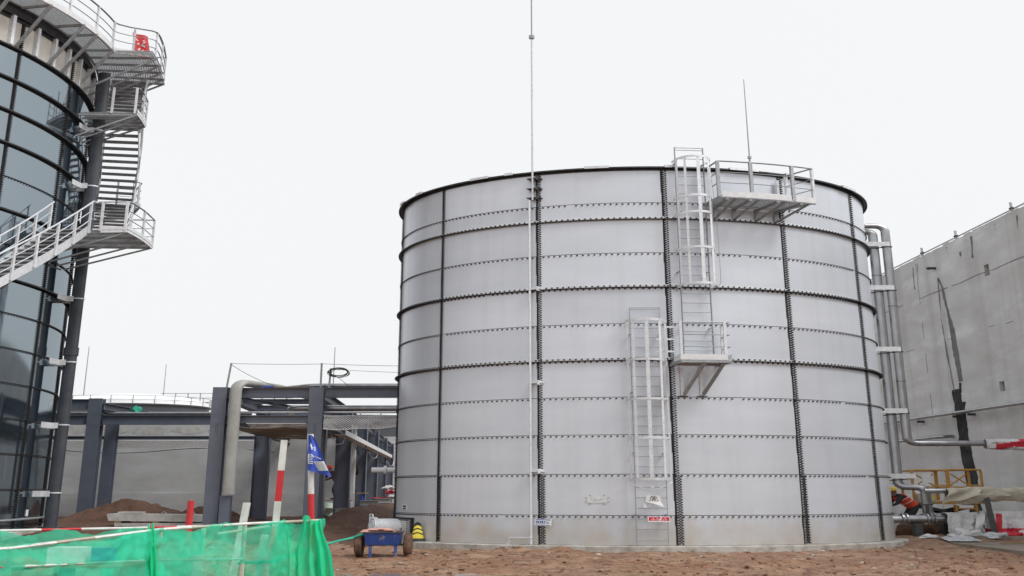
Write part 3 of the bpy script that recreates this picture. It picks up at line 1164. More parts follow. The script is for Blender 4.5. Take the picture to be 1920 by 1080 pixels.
for pa_, pb_ in (((91.7, .66), (93.4, 1.44)), ((93.4, 1.44), (104, 1.54))):
    m = MB()
    N_ = 6
    for i in range(N_):
        f0, f1 = i / N_, (i + 1) / N_
        m.bar(pol(T2, pa_[0] + (pb_[0] - pa_[0]) * f0, pa_[1] + (pb_[1] - pa_[1]) * f0, ZW + .055), pol(T2, pa_[0] + (pb_[0] - pa_[0]) * f1, pa_[1] + (pb_[1] - pa_[1]) * f1, ZW + .055), .012, .21)
    m.build('kick_plate', 'white', wk)
for az in (56, 60.2, 64.4, 69.0, 74.6, 81.4, 84.9, 90.6):
    MB().bar(pol(T2, az, .04, ZW - .06), pol(T2, az, .72, ZW - .06), .06, .08).build('bracket_arm', 'galvd', wk)
    MB().bar(pol(T2, az, .03, 16.86), pol(T2, az, .70, ZW - .08), .055, .07).build('strut', 'galvd', wk)
for az in (93.6, 96.4, 99.2, 102.0, 104):
    MB().bar(pol(T2, az, .04, ZW - .06), pol(T2, az, 1.56, ZW - .06), .05, .08).build('bracket_arm', 'galvd', wk)
    MB().bar(pol(T2, az, .03, 17.0), pol(T2, az, 1.5, ZW - .09), .05, .06).build('strut', 'galvd', wk)
RP = [(WA0, .68), (56, .68), (62, .68), (68, .68), (73.2, .68), (78.3, .68), (84.8, .68), (90.2, .70), (93.0, 1.02), (94.2, 1.47), (98.2, 1.50), (103.6, 1.53)]
for az, r in RP:
    t, n = frame(T2, az)
    MB().bar(pol(T2, az, r, ZW - .02), pol(T2, az, r, ZW + 1.12), .055, .045, up=n).build('rail_post', 'galv', wk)
for dz, r_ in ((1.12, .026), (.76, .014), (.42, .014)):
    pts = [pol(T2, 50 + 40.5 * i / 20, .68, ZW + dz) for i in range(21)]
    pts += [pol(T2, 91.2, .75, ZW + dz), pol(T2, 92.2, .95, ZW + dz), pol(T2, 93.4, 1.38, ZW + dz), pol(T2, 94.0, 1.47, ZW + dz), pol(T2, 95.5, 1.49, ZW + dz), pol(T2, 99, 1.50, ZW + dz), pol(T2, 103.6, 1.53, ZW + dz), pol(T2, 103.8, .9, ZW + dz)]
    MB().tube(pts, r_, 6).build('guard_rail', 'galvd', wk)

bn = thing('red_banner', tuple(pol(T2, 96.5, 1.44, ZW + .1)), 'red banner with white characters tied to the walkway guard rail', 'banner')
cb = pol(T2, 96.2, 1.05, ZW + .74)
tb, nb_ = frame(T2, 60)
def bfn(u_, v_):
    a, h = (u_ - .5) * .52, (v_ - .5) * 1.0
    return cb + tb * (a * (1 - .16 * (1 - v_)) + .03 * sin(v_ * 5)) + nb_ * (.04 * sin(u_ * 7 + v_ * 3)) + UP * (h + .04 * u_)
m = MB()
m.grid(bfn, 10, 14)
m.grid(lambda a, b: bfn(a, b) - nb_ * .008, 10, 14)
m.build('cloth', 'red', bn)
m = MB()
r3 = random.Random(3)
for colm, a in ((0, .30), (1, .68)):
    for k in range(4):
        vv = .74 - .19 * k - .02 * colm
        q = bfn(a, vv) + nb_ * .008
        for s_ in range(4):
            d = V((r3.uniform(-.06, .06), 0, r3.uniform(-.06, .06)))
            e_ = tb * r3.choice((.06, .0, .05)) + UP * r3.choice((.0, .055, .03))
            if e_.length < .02:
                e_ = tb * .05
            cc = q + tb * d.x * .6 + UP * d.z
            m.bar(cc - e_ * .8, cc + e_ * .8, .018, .004, up=nb_)
tag(m.build('lettering', 'paper', bn), None, kind='stuff')

sw = thing('access_stair', tuple(pol(T2, 84, .6, .45)), 'galvanised stair flights and landings climbing round the black tank', 'stairs')
def flight(aA, zA, aB, zB, r0, r1, posts=True):
    n_ = max(4, int(abs(zB - zA) / .2))
    seg = 14
    for r in (r0, r1):
        m = MB()
        for i in range(seg):
            f0, f1 = i / seg, (i + 1) / seg
            m.bar(pol(T2, aA + (aB - aA) * f0, r, zA + (zB - zA) * f0), pol(T2, aA + (aB - aA) * f1, r, zA + (zB - zA) * f1), .016, .24)
        m.build('stringer', 'galv', sw)
    for i in range(n_):
        f = (i + .5) / n_
        az_, z_ = aA + (aB - aA) * f, zA + (zB - zA) * f + .02
        t, n = frame(T2, az_)
        m = MB()
        m.obox(pol(T2, az_, (r0 + r1) / 2, z_), n * ((r1 - r0) / 2 - .012), t * .125, UP * .018)
        m.build('tread', 'galvd', sw)
    for r in ((r1 + .03), (r0 - .02)):
        if r < .2:
            continue
        np_ = max(2, int(abs(aB - aA) / 3.1))
        for i in range(np_ + 1):
            f = (i + .15) / (np_ + .3)
            az_, z_ = aA + (aB - aA) * f, zA + (zB - zA) * f
            t, n = frame(T2, az_)
            MB().bar(pol(T2, az_, r, z_ - .1), pol(T2, az_, r, z_ + 1.02), .055, .04, up=n).build('rail_post', 'galv', sw)
        for dz, rr in ((1.03, .024), (.70, .013), (.38, .013)):
            pts = [pol(T2, aA + (aB - aA) * i / seg, r, zA + (zB - zA) * i / seg + dz) for i in range(seg + 1)]
            MB().tube(pts, rr, 6).build('guard_rail', 'galv', sw)
def landing(aA, aB, z, r1, rails=True, open_b=False):
    deck_arc(sw, .10, r1, z, aA, aB, max(8, int((aB - aA) * 3)))
    m = MB()
    m.arc(T2, r1, r1 + .012, z - .08, z + .15, aA, aB, 10)
    m.build('kick_plate', 'white', sw)
    for az_ in ((aA,) if open_b else (aA, aB)):
        lo_ = 1.25 if az_ == aA else .1
        if r1 - lo_ > .1:
            MB().bar(pol(T2, az_, lo_, z + .03), pol(T2, az_, r1, z + .03), .012, .22).build('kick_plate', 'white', sw)
    k = 4
    for i in range(k):
        az_ = aA + (aB - aA) * (i + .1) / (k - .8)
        MB().bar(pol(T2, az_, .04, z - .06), pol(T2, az_, r1, z - .06), .05, .08).build('bracket_arm', 'galvd', sw)
        MB().bar(pol(T2, az_, .03, z - .95), pol(T2, az_, r1 - .05, z - .09), .05, .05).build('strut', 'galvd', sw)
    for az_, r in [(aA, r1 - .55), (aA, r1 - .05), ((aA + aB) / 2, r1), (aB, r1)]:
        t, n = frame(T2, az_)
        MB().bar(pol(T2, az_, r, z - .02), pol(T2, az_, r, z + 1.06), .055, .045, up=n).build('rail_post', 'galv', sw)
    for dz, rr in ((1.06, .024), (.72, .013), (.40, .013)):
        pts = [pol(T2, aA, 1.15, z + dz), pol(T2, aA, r1 - .12, z + dz), pol(T2, aA + .6, r1, z + dz), pol(T2, (aA + aB) / 2, r1, z + dz), pol(T2, aB, r1, z + dz), pol(T2, aB, r1 - .45, z + dz)]
        MB().tube(pts, rr, 6).build('guard_rail', 'galvd', sw)
flight(58.5, 5.86, 84.2, 10.70, .32, 1.10)
landing(85.2, 95.0, 10.70, 1.80)
flight(96.0, 10.72, 110.0, 13.35, .30, 1.12)
landing(110.3, 115, 13.38, 1.35)
flight(110.0, 13.45, 98.0, 15.85, .35, 1.15)
landing(92.2, 97.8, 15.88, 1.30)
flight(97.9, 15.95, 104.2, ZW, .35, 1.15)
MB().bar(pol(T2, 78, .05, 8.3), pol(T2, 74.6, 1.08, 8.95), .05, .06).build('strut', 'galvd', sw)
MB().bar(pol(T2, 70, .05, 6.5), pol(T2, 66.6, 1.08, 7.3), .05, .06).build('strut', 'galvd', sw)

dpx, dpy = -9.13, 31.0
dp = thing('downpipe', (dpx, dpy, .45), 'thick dark blue downpipe standing beside the black tank', 'pipe')
MB().tube([(dpx, dpy, .45), (dpx, dpy, 6.7)], .132, 20).build('lower_pipe', 'darkpipe', dp)
MB().tube([(dpx, dpy, 6.7), (dpx, dpy, 17.9)], .132, 20).build('upper_pipe', 'darkpipe', dp)
MB().tube([(dpx, dpy, 6.55), (dpx, dpy, 6.85)], .155, 20).build('joint_collar', 'darkpipe', dp)
MB().tube([(dpx, dpy, .45), (dpx, dpy, .50)], .24, 20).build('base_flange', 'darkpipe', dp)
azp = math.degrees(atan2(dpx - T2[0], -(dpy - T2[1])))
for z in (1.62, 4.0, 6.28, 8.66, 13.1, 15.4):
    t, n = frame(T2, azp)
    for s in (-1, 1):
        MB().bar(pol(T2, azp, .0, z) + t * (s * .19), pol(T2, azp, .30, z) + t * (s * .19), .016, .20).build('bracket', 'galv', dp)
    MB().bar(pol(T2, azp, .16, z) - t * .20, pol(T2, azp, .16, z) - t * .65 - n * .1, .016, .20).build('bracket_plate', 'galv', dp)
    m = MB()
    m.tube([(dpx, dpy, z + .01), (dpx, dpy, z + .055)], .148, 16)
    m.build('clamp', 'galv', dp)
# grey hose lashed along the foot of the black tank
hz = MB()
hz.tube([pol(T2, 70 + 36 * i / 20, .09 + .02 * sin(i), .74 + .004 * i + (.10 if i > 18 else 0) * (i - 18)) for i in range(21)], .035, 8)
tag(hz.build('grey_hose', 'galvd', origin=tuple(pol(T2, 90, .09, .7))), 'grey hose lashed round the foot of the black tank', 'hose')

# ----------------------------------------------------------------------------
# steel pipe rack between the tanks
# ----------------------------------------------------------------------------
RY = [32.0, 39.9, 47.7, 55.6, 63.5, 71.3]
def rxA(y): return -4.115 - .042 * (y - 32) + .08 * smooth01(34.5, 37, y)
def rxB(y): return -6.15 - .042 * (y - 32)
rk = thing('pipe_rack', (rxA(32), 32, .4), 'slate painted steel pipe rack receding behind the grey tank', 'pipe rack')

def h_section(m, p, q, b, h, up, tf=.018, tw=.012):
    """I section from p to q; b flange width, h depth along up"""
    p, q, up = V(p), V(q), V(up).normalized()
    d = (q - p).normalized()
    s = d.cross(up).normalized()
    L_ = (q - p).length
    c = (p + q) / 2
    for k in (-1, 1):
        m.obox(c + up * (k * (h / 2 - tf / 2)), s * b / 2, d * L_ / 2, up * tf / 2)
    m.obox(c, s * tw / 2, d * L_ / 2, up * (h / 2 - tf))
    return m

def column(parent, x, y, z0, z1, b=.30, h=.30, name='column', plates=(), faceup=(0, 1, 0)):
    m = MB()
    h_section(m, (x, y, z0), (x, y, z1), b, h, faceup)
    for z in plates:
        m.box(x - b / 2 + .001, x + b / 2 - .001, y - h / 2 - .006, y + h / 2 + .006, z - .009, z + .009)
    m.box(x - .25, x + .25, y - .25, y + .25, z0 - .03, z0)
    return m.build(name, 'rack', parent, smooth=0)

for i, y in enumerate(RY):
    for rx in (rxA, rxB):
        if i > 3 and rx is rxB:
            continue
        zt = 5.50
        if i == 0:
            column(rk, rx(y), y, .42, zt, plates=(5.10, 4.48, 4.16))
        else:
            column(rk, rx(y), y, .42, zt, b=.30, h=.40, faceup=(1, 0, 0))
column(rk, rxA(34.2) - .04, 34.2, .42, 4.16, b=.30, h=.22, faceup=(1, 0, 0))
# gusset stiffeners on the faces of the two front columns
for rx in (rxA, rxB):
    m = MB()
    x = rx(32)
    m.poly([(x - .012, 31.84, 4.14), (x - .012, 31.84, 3.75), (x - .012, 31.80, 4.14)], (.024, 0, 0))
    m.build('gusset', 'rack', rk, smooth=0)
def beam(p, q, b, h, mt='rack', name='beam', parent=None):
    m = MB()
    h_section(m, p, q, b, h, (0, 0, 1))
    return m.build(name, mt, parent or rk, smooth=0)
yF = 32.0
xA, xB = rxA(32), rxB(32)
beam((xB + .16, yF, 5.30), (xA - .16, yF, 5.30), .22, .36)
beam((xA + .16, yF, 5.30), (-2.27, yF, 5.30), .22, .36)
beam((xB + .16, yF, 4.31), (xA - .16, yF, 4.31), .2, .28)
beam((xA + .16, yF, 4.31), (-2.27, yF, 4.31), .2, .28)
for i in range(1, 4):
    y = RY[i]
    beam((rxB(y) + .16, y, 5.30), (rxA(y) - .16, y, 5.30), .22, .36)
    beam((rxB(y) + .16, y, 4.31), (rxA(y) - .16, y, 4.31), .2, .28)
for rx in (rxA, rxB):
    for i in range(len(RY) - 1):
        if rx is rxB and i > 2:
            continue
        y0, y1 = RY[i] + .17, RY[i + 1] - .17
        beam((rx(y0), y0, 5.30), (rx(y1), y1, 5.30), .22, .36)
        beam((rx(y0), y0, 4.31), (rx(y1), y1, 4.31), .2, .28)
for i in range(2):
    for k in (1, 2):
        y = RY[i] + (RY[i + 1] - RY[i]) * k / 3
        beam((rxB(y) + .12, y, 5.24), (rxA(y) - .12, y, 5.24), .15, .2, name='purlin')
    beam((rxB(RY[i]) + .25, RY[i] + .2, 5.16), (rxA(RY[i + 1]) - .25, RY[i + 1] - .2, 5.16), .1, .1, name='plan_brace')
# bolted splice plates on the front beams
for x0 in (xA - .42, xA + .20):
    m = MB()
    m.box(x0, x0 + .22, yF - .022, yF - .008, 5.16, 5.44)
    sp_ = m.build('splice_plate', 'rack', rk, smooth=0)
    m = MB()
    for a in range(3):
        for b in range(4):
            cx_, cz_ = x0 + .05 + .06 * a, 5.20 + .065 * b
            m.tube([(cx_, yF - .022, cz_), (cx_, yF - .042, cz_)], .013, 6)
    tag(m.build('bolts', 'darkmetal', sp_, smooth=0), None, kind='stuff')
# footings
for i, y in enumerate(RY):
    for rx in (rxA, rxB):
        if i > 3 and rx is rxB:
            continue
        x = rx(y)
        m = MB()
        m.box(x - .42, x + .42, y - .42, y + .42, -.2, .385)
        m.build('footing', 'precast', rk, smooth=0)
# white cable tray along the inner side of the right hand row
m = MB()
ya, yb = 34.6, 62
m.bar((rxA(ya) + .46, ya, 4.0), (rxA(yb) + .46, yb, 4.1), .02, .2)
m.bar((rxA(ya) + .34, ya, 3.91), (rxA(yb) + .34, yb, 4.01), .22, .02)
m.build('cable_tray', 'white', rk, smooth=0)
for i in range(5):
    y = RY[i] + 3
    m = MB()
    m.tube([(rxA(y) + .1, y, 3.9), (rxA(y) + .22, y + .2, 3.55 - .1 * (i % 2)), (rxA(y) + .3, y + .6, 3.62), (rxA(y) + .33, y + 1.0, 3.95)], .012, 5)
    m.build('loose_cable', 'wire' if i % 2 else 'netgrey', rk)

# weathered boards hung below the first bay
for k in range(6):
    y0 = 32.35 + k * 1.22
    def pf(u_, v_, y0=y0):
        x = rxB(y0) + .25 + u_ * (rxA(y0) - rxB(y0) - .4)
        y = y0 + v_ * 1.2
        return V((x, y, 4.04 + .05 * fb(x * 1.3, y * .9, 2.2) + .03 * sin(x * 4 + y0)))
    m = MB()
    m.grid(pf, 14, 5)
    m.grid(lambda a, b: pf(a, b) + V((0, 0, .03)), 14, 5)
    # rim
    for e in range(14):
        a, b = pf(e / 14, 0), pf((e + 1) / 14, 0)
        m.add([a, b, b + V((0, 0, .03)), a + V((0, 0, .03))], [(0, 1, 2, 3)])
    m.build('board', 'ply', rk, smooth=0)

# pipes on the rack
pr = thing('elbow_pipe', (-5.77, 31.62, 1.6), 'dusty grey pipe rising before the rack and bending over its top', 'pipe')
pts = bend([(-5.77, 31.62, 1.60), (-5.77, 31.62, 5.66), (-5.15, 33.4, 5.66), (-4.9, 36.5, 5.64)], .34, 7)
MB().tube(pts, .128, 20).build('pipe', 'pipebeige', pr)
MB().tube([(-5.77, 31.62, 1.6), (-5.77, 31.62, 1.66)], .138, 20).build('end_ring', 'pipebeige', pr)
st = thing('column_stub', (-5.95, 31.95, .4), 'short dark steel stub standing under the open end of the dusty pipe', 'steel stub')
column(st, -5.83, 31.75, .42, 1.55, b=.22, h=.22)
gp = MB()
gp.tube(bend([(-4.9, 33.2, 5.62), (-4.3, 32.42, 5.62), (-2.25, 32.42, 5.62)], .25), .088, 14)
tag(gp.build('top_pipe', 'steelpipe', origin=(-3.5, 32.4, 5.5)), 'grey pipe lying along the top beam of the rack', 'pipe')
gp = MB()
gp.tube(bend([(-5.0, 34.5, 4.78), (-4.7, 32.55, 4.78), (-2.3, 32.55, 4.78)], .3), .115, 14)
tag(gp.build('middle_pipe', 'steelpipe', origin=(-3.5, 32.5, 4.7)), 'fat grey pipe running below the top beam of the rack', 'pipe')
gp = MB()
gp.tube([(-6.0, 32.28, 4.60), (-2.3, 32.28, 4.60)], .038, 10)
tag(gp.build('thin_pipe', 'galv', origin=(-3.5, 32.3, 4.6)), 'thin bright conduit resting on the lower rack beam', 'pipe')
# blue strap and plank left on top of the rack
m = MB()
m.box(-5.15, -4.35, 32.05, 32.35, 5.51, 5.545)
tag(m.build('plank', 'timber', origin=(-4.8, 32.2, 5.5), smooth=0), 'short plank left on top of the rack beam', 'plank')
m = MB()
m.box(-5.27, -5.05, 31.92, 32.02, 5.51, 5.565)
tag(m.build('blue_bag', 'flagblue', origin=(-5.2, 32, 5.5)), 'small blue bag on the rack beam by the pipe bend', 'bag')
# safety-line posts
for x, h, lab in ((-6.05, .94, 'thin post at the left end of the rack top'), (-4.06, .93, 'taller thin post above the second rack column'), (-3.88, .74, 'shorter thin post holding a coil of cable')):
    th = thing('line_post', (x, 32.05, 5.5), lab, 'post')
    MB().tube([(x, 32.05, 5.49), (x + (.06 if x < -5 else 0.02 if x > -4 else 0), 32.05, 5.5 + h)], .022, 8).build('upright', 'galvd', th)
    MB().box(x - .06, x + .06, 31.99, 32.11, 5.502, 5.515).build('base_plate', 'galvd', th)
def sag(a, b, d, n=12):
    a, b = V(a), V(b)
    return [a + (b - a) * (i / n) - UP * (d * 4 * (i / n) * (1 - i / n)) for i in range(n + 1)]
sl_ = MB()
sl_.tube(sag((-5.99, 32.05, 6.42), (-4.06, 32.05, 6.40), .02), .008, 5)
sl_.tube(sag((-4.06, 32.05, 6.41), (-2.2, 32.3, 6.36), .02), .008, 5)
tag(sl_.build('safety_wire', 'wire', origin=(-4, 32.05, 6.4)), 'thin safety wire strung between the rack-top posts', 'wire')
sl_ = MB()
sl_.tube(sag((-5.99, 32.05, 6.38), (-5.0, 32.2, 5.56), .08), .008, 5)
tag(sl_.build('drooping_wire', 'wire', origin=(-5.5, 32.05, 5.6)), 'thin wire drooping from the left rack-top post', 'wire')
sl_ = MB()
sl_.tube(sag((-3.86, 32.05, 6.2), (-2.2, 32.3, 6.10), .015), .007, 5)
tag(sl_.build('lower_wire', 'wire', origin=(-3, 32.05, 6.1)), 'lower thin wire running from the short post to the grey tank', 'wire')
co = MB()
r4 = random.Random(9)
for k in range(7):
    rx_, rz_ = r4.uniform(.18, .235), r4.uniform(.13, .19)
    cx_, cz_ = -3.68 + r4.uniform(-.03, .03), 6.07 + r4.uniform(-.04, .03)
    co.tube([(cx_ + rx_ * cos(2 * pi * i / 24), 32.0 + .04 * sin(2 * pi * i / 24 + k) - .01 * k, cz_ + rz_ * sin(2 * pi * i / 24)) for i in range(25)], .009, 5, cap=False)
co.tube(sag((-3.80, 32.0, 5.97), (-3.45, 32.0, 5.52), -.05), .007, 5)
tag(co.build('cable_coil', 'wire', origin=(-3.7, 32, 5.9)), 'coil of black cable hung on the short rack-top post', 'coil')

# diamond safety nets
def diamond_net(name, label, fn, nu, nv, r, origin, border=True):
    m = MB()
    for s in (1, -1):
        for k in range(-nv, nu + 1):
            pts = []
            for j in range(nv + 1):
                i = k + j if s == 1 else k + nv - j
                if 0 <= i <= nu:
                    pts.append(fn(i / nu, j / nv))
            if len(pts) > 1:
                m.tube(pts, r, 3, cap=False)
    if border:
        for v_ in (0, 1):
            m.tube([fn(i / nu, v_) for i in range(nu + 1)], r * 1.8, 4, cap=False)
    return tag(m.build(name, 'netgrey', origin=origin, smooth=60), label, 'net')
diamond_net('safety_net', 'white diamond mesh net hung from the rack beam beside the grey tank',
            lambda u_, v_: V((-3.93 + 1.66 * u_, 31.78 + .05 * sin(u_ * 15 + v_ * 4) + .04 * sin(v_ * 9), 4.42 - .44 * v_ * (1 + .12 * sin(u_ * 4 + .5)) - .02 * sin(u_ * 11) * v_)), 26, 7, .0075, (-3.1, 31.8, 4))
diamond_net('safety_net', 'grey diamond mesh net sagging under the front beam by the dusty pipe',
            lambda u_, v_: V((-5.55 + 1.25 * u_, 31.9 + .5 * v_, 4.15 - .10 * v_ - .03 * sin(u_ * 9) * v_)), 26, 6, .006, (-5, 32, 4))

# second frame left of the rack
f2 = thing('side_frame', (-10.9, 40, .4), 'slate painted steel side frame standing before the concrete basin', 'steel frame')
column(f2, -10.93, 40.0, .42, 5.92, b=.36, h=.36, plates=(5.2, 4.68))
column(f2, -11.25, 43.0, .42, 5.15, b=.32, h=.32)
beam((-13.5, 40.0, 4.93), (-11.12, 40.0, 4.93), .22, .42, parent=f2)
beam((-10.74, 40.0, 4.93), (rxB(39.9) - .17, 39.95, 4.93), .22, .42, parent=f2)
beam((-14.2, 40.0, 5.66), (-11.12, 40.0, 5.66), .22, .46, parent=f2)
beam((-10.76, 40.05, 5.55), (-10.6, 44.5, 5.55), .22, .30, parent=f2)
beam((-11.25, 43.2, 4.3), (-6.9, 43.2, 4.3), .16, .16, parent=f2)
beam((-14.5, 43.2, 4.3), (-11.42, 43.2, 4.3), .16, .16, parent=f2)
pp_ = MB()
pp_.tube([(-14, 40.35, 5.26), (-6.9, 40.35, 5.26)], .075, 12)
tag(pp_.build('frame_pipe', 'steelpipe', origin=(-9, 40.3, 5.2)), 'bright pipe lying along the side frame beam', 'pipe')
gb = MB()
gb.blob((-10.25, 41.5, 5.52), .12, .16, .22, seed=4, n=12, k=8, rough=.6)
gb.blob((-10.15, 41.4, 5.30), .08, .1, .14, seed=5, n=12, k=8, rough=.6)
tag(gb.build('green_bundle', 'hose', origin=(-10.2, 41.5, 5.2)), 'bundle of bright green netting tied to the side frame', 'bundle')
diamond_net('safety_net', 'long white safety net slung before the concrete basin wall',
            lambda u_, v_: V((-14 + 7.2 * u_, 43.5 + .7 * v_, 4.18 - .30 * v_ - .10 * abs(sin(u_ * 9)) * v_)), 90, 6, .008, (-10, 43.5, 4))
cbm = MB()
cbm.tube(sag((-13, 44.6, 3.75), (-10.3, 44.6, 3.7), .12) + sag((-10.3, 44.6, 3.7), (-6.9, 44.6, 3.65), -.18)[1:], .018, 5)
tag(cbm.build('slack_cable', 'wire', origin=(-10, 44.6, 3.7)), 'slack black cable crossing the concrete basin wall', 'cable')

# concrete basin behind the frames
cw = thing('basin_wall', (-10, 46, .4), 'long grey concrete basin wall behind the rack', 'wall')
m = MB()
m.box(-22, -4.7, 46, 46.45, -.2, 5.15)
m.build('wall_face', 'concrete2', cw, smooth=0)
m = MB()
m.box(-22, -4.65, 45.955, 45.997, -.2, 1.60)
m.build('plinth', 'concrete2', cw, smooth=0)
m = MB()
m.box(-22, -4.65, 45.93, 45.997, 4.55, 4.62)
m.build('ledge', 'concrete2', cw, smooth=0)
r5 = random.Random(15)
for k in range(9):
    m = MB()
    x0 = -15.5 + k * 1.15
    pts = []
    n_ = 18
    for i in range(n_):
        a = 2 * pi * i / n_
        q_ = 1 + .5 * noise.noise(V((cos(a) * 1.5, sin(a) * 1.5, k * 3.3)))
        pts.append((x0 + .52 * cos(a) * q_, 45.985, 4.87 + .20 * sin(a) * q_))
    m.poly(pts, (0, .012, 0))
    m.build('filler_patch', 'precast', cw, smooth=0)

# earth mound, precast slabs
mm = MB()
def mound(u_, v_):
    x, y = -11.0 + 3.9 * u_, 36.2 + 4.2 * v_
    w = max(0, sin(pi * u_)) ** .8 * max(0, sin(pi * v_)) ** .8
    h = .85 * w * (1 - .65 * smooth01(.45, .9, u_)) * (1 + .35 * fb(x * 1.4, y * 1.2, 7)) + .10 * fb(x * 5, y * 5, 3, 3) * w
    return V((x, y, .38 + h))
mm.grid(mound, 60, 40)
tag(mm.build('earth_mound', 'soil', origin=(-9.5, 38, .4), smooth=180), 'heap of dark brown soil beside the dark downpipe', 'mound')
mm = MB()
def mound2(u_, v_):
    x, y = -8.7 + 2.4 * u_, 37.5 + 2.5 * v_
    w = max(0, sin(pi * u_)) * max(0, sin(pi * v_))
    return V((x, y, .38 + .62 * w * (1 + .4 * fb(x * 1.7, y * 1.5, 5)) + .08 * fb(x * 5, y * 5, 8, 3) * w))
mm.grid(mound2, 40, 30)
tag(mm.build('earth_mound', 'soil', origin=(-7.5, 38.5, .4), smooth=180), 'low heap of dark soil behind the stacked concrete slabs', 'mound')

def slab_piece(name, label, x0, x1, y0, y1, z0, z1, rot=0.0, loops=0):
    th = thing(name, ((x0 + x1) / 2, y0, z0), label, 'slab', 'precast slabs stacked behind the netting')
    m = MB()
    n_ = 10
    jit = lambda a, b: .012 * noise.noise(V((a * 3, b * 3, z0 * 7)))
    m.poly([(x0 + .04, y0, z0 + .01), (x1 - .05, y0, z0 + .015 + rot), (x1, y0, z1 - .03 + rot), (x1 - .02, y0, z1 + rot), ((x0 + x1) / 2, y0, z1 + .006 + rot / 2), (x0, y0, z1), (x0 + .01, y0, z1 - .1)], (0, y1 - y0, 0))
    m.build('body', 'precast', th, smooth=0)
    for i in range(loops):
        x = x0 + (x1 - x0) * (.25 + .55 * i / max(1, loops - 1))
        l_ = MB()
        l_.tube([(x - .07 + .14 * k / 8, y0 + .2, z1 - .02 + .09 * sin(pi * k / 8)) for k in range(9)], .012, 6)
        l_.build('lifting_loop', 'galvd', th)
slab_piece('concrete_slab', 'long pale concrete slab with lifting loops, upper of the pair behind the netting', -8.55, -6.35, 33.0, 34.0, .62, .88, rot=-.05, loops=3)
slab_piece('concrete_slab', 'pale concrete slab lying under the long slab with loops', -8.35, -6.30, 32.9, 34.0, .43, .54)
for i, x in enumerate((-8.3, -7.5, -6.8)):
    for j, (z0, z1) in enumerate(((.30, .43), (.545, .615))):
        m = MB()
        m.box(x - .06, x + .06, 32.95, 33.9, z0, z1)
        tag(m.build('timber_bearer', 'timber', origin=(x, 33.2, z0), smooth=0), ('left', 'middle', 'right')[i] + ' timber bearer ' + ('on the ground under the lower concrete slab', 'between the two concrete slabs')[j], 'timber', 'bearers between the slabs')
m = MB()
m.box(-8.35, -7.85, 33.1, 33.5, .888, .955)
tag(m.build('concrete_offcut', 'precast', origin=(-8.1, 33.3, .888), smooth=0), 'short concrete offcut lying on the long slab', 'offcut')

# ----------------------------------------------------------------------------
# far background
# ----------------------------------------------------------------------------
def dome_tank(label, cx, cy, R_, zw, zt, rods):
    th = thing('domed_tank', (cx, cy, 0), label, 'tank')
    m = MB()
    m.lathe([(R_, 0), (R_, zw)], cx, cy, 64)
    m.build('shell', 'fartank', th)
    m = MB()
    k = 10
    m.lathe([(R_ * 1.02 * cos(pi / 2 * i / k), zw + .15 + (zt - zw) * sin(pi / 2 * i / k)) for i in range(k)] + [(.02, zt + .15)], cx, cy, 64)
    m.build('roof', 'dome', th)
    MB().lathe([(R_, zw - .05), (R_ * 1.03, zw - .05), (R_ * 1.03, zw + .12), (R_, zw + .12)], cx, cy, 64).build('rim', 'fartank', th)
    m = MB()
    for i in range(24):
        a = 2 * pi * i / 24
        x, y = cx + R_ * 1.02 * sin(a), cy - R_ * 1.02 * cos(a)
        m.tube([(x, y, zw + .1), (x, y, zw + 1.2)], .035, 4)
    for dz in (.65, 1.2):
        m.tube([(cx + R_ * 1.02 * sin(2 * pi * i / 48), cy - R_ * 1.02 * cos(2 * pi * i / 48), zw + dz) for i in range(49)], .03, 4)
    m.build('guard_rail', 'galvd', th)
    for (x, y, z) in rods:
        MB().tube([(x, y, zw), (x, y, z)], [.06, .03], 5).build('lightning_rod', 'galvd', th)
    return th
dome_tank('far dark tank with a white domed roof behind the side frame', -30.1, 120, 6.1, 12.95, 14.75, [(-33.1, 117, 21.2)])
dome_tank('far dark tank with a white dome glimpsed through the rack', -10.4, 110, 5.2, 10.6, 12.0, [(-12.9, 109, 19.8)])
fb_ = thing('far_building', (-26.5, 130, 0), 'far pale building with scaffold rails behind the domed tank', 'building')
MB().box(-28.5, -19, 130, 140, 0, 12.6).build('wall', 'concrete', fb_, smooth=0)
for i in range(6):
    MB().box(-27.6 + 1.4 * i, -26.6 + 1.4 * i, 129.9, 129.97, 12.0 - 1.6, 12.4).build('window', 'greenglass', fb_, smooth=0)
for i in range(11):
    MB().tube([(-29.6 + 1.05 * i, 128.6, 10.5), (-29.6 + 1.05 * i, 128.6, 16.0)], .05, 4).build('scaffold_post', 'galvd', fb_)
for z in (13.2, 13.9, 14.6, 15.3, 16.0):
    MB().tube([(-29.8, 128.55, z), (-18.6, 128.55, z)], .04, 4).build('scaffold_rail', 'galvd', fb_)
MB().tube([(-29.6, 128.6, 12), (-29.6, 128.6, 20.4)], [.06, .03], 5).build('lightning_rod', 'galvd', fb_)
MB().box(-25.2, -24.4, 127.8, 128.4, 12, 14.3).build('roof_vent', 'white', fb_, smooth=0)
fw = MB()
fw.box(-13, 14, 80, 80.6, -.2, 6.6)
tag(fw.build('far_wall', 'concrete2', origin=(0, 80, 0), smooth=0), 'far grey concrete wall closing the end of the pipe rack', 'wall')

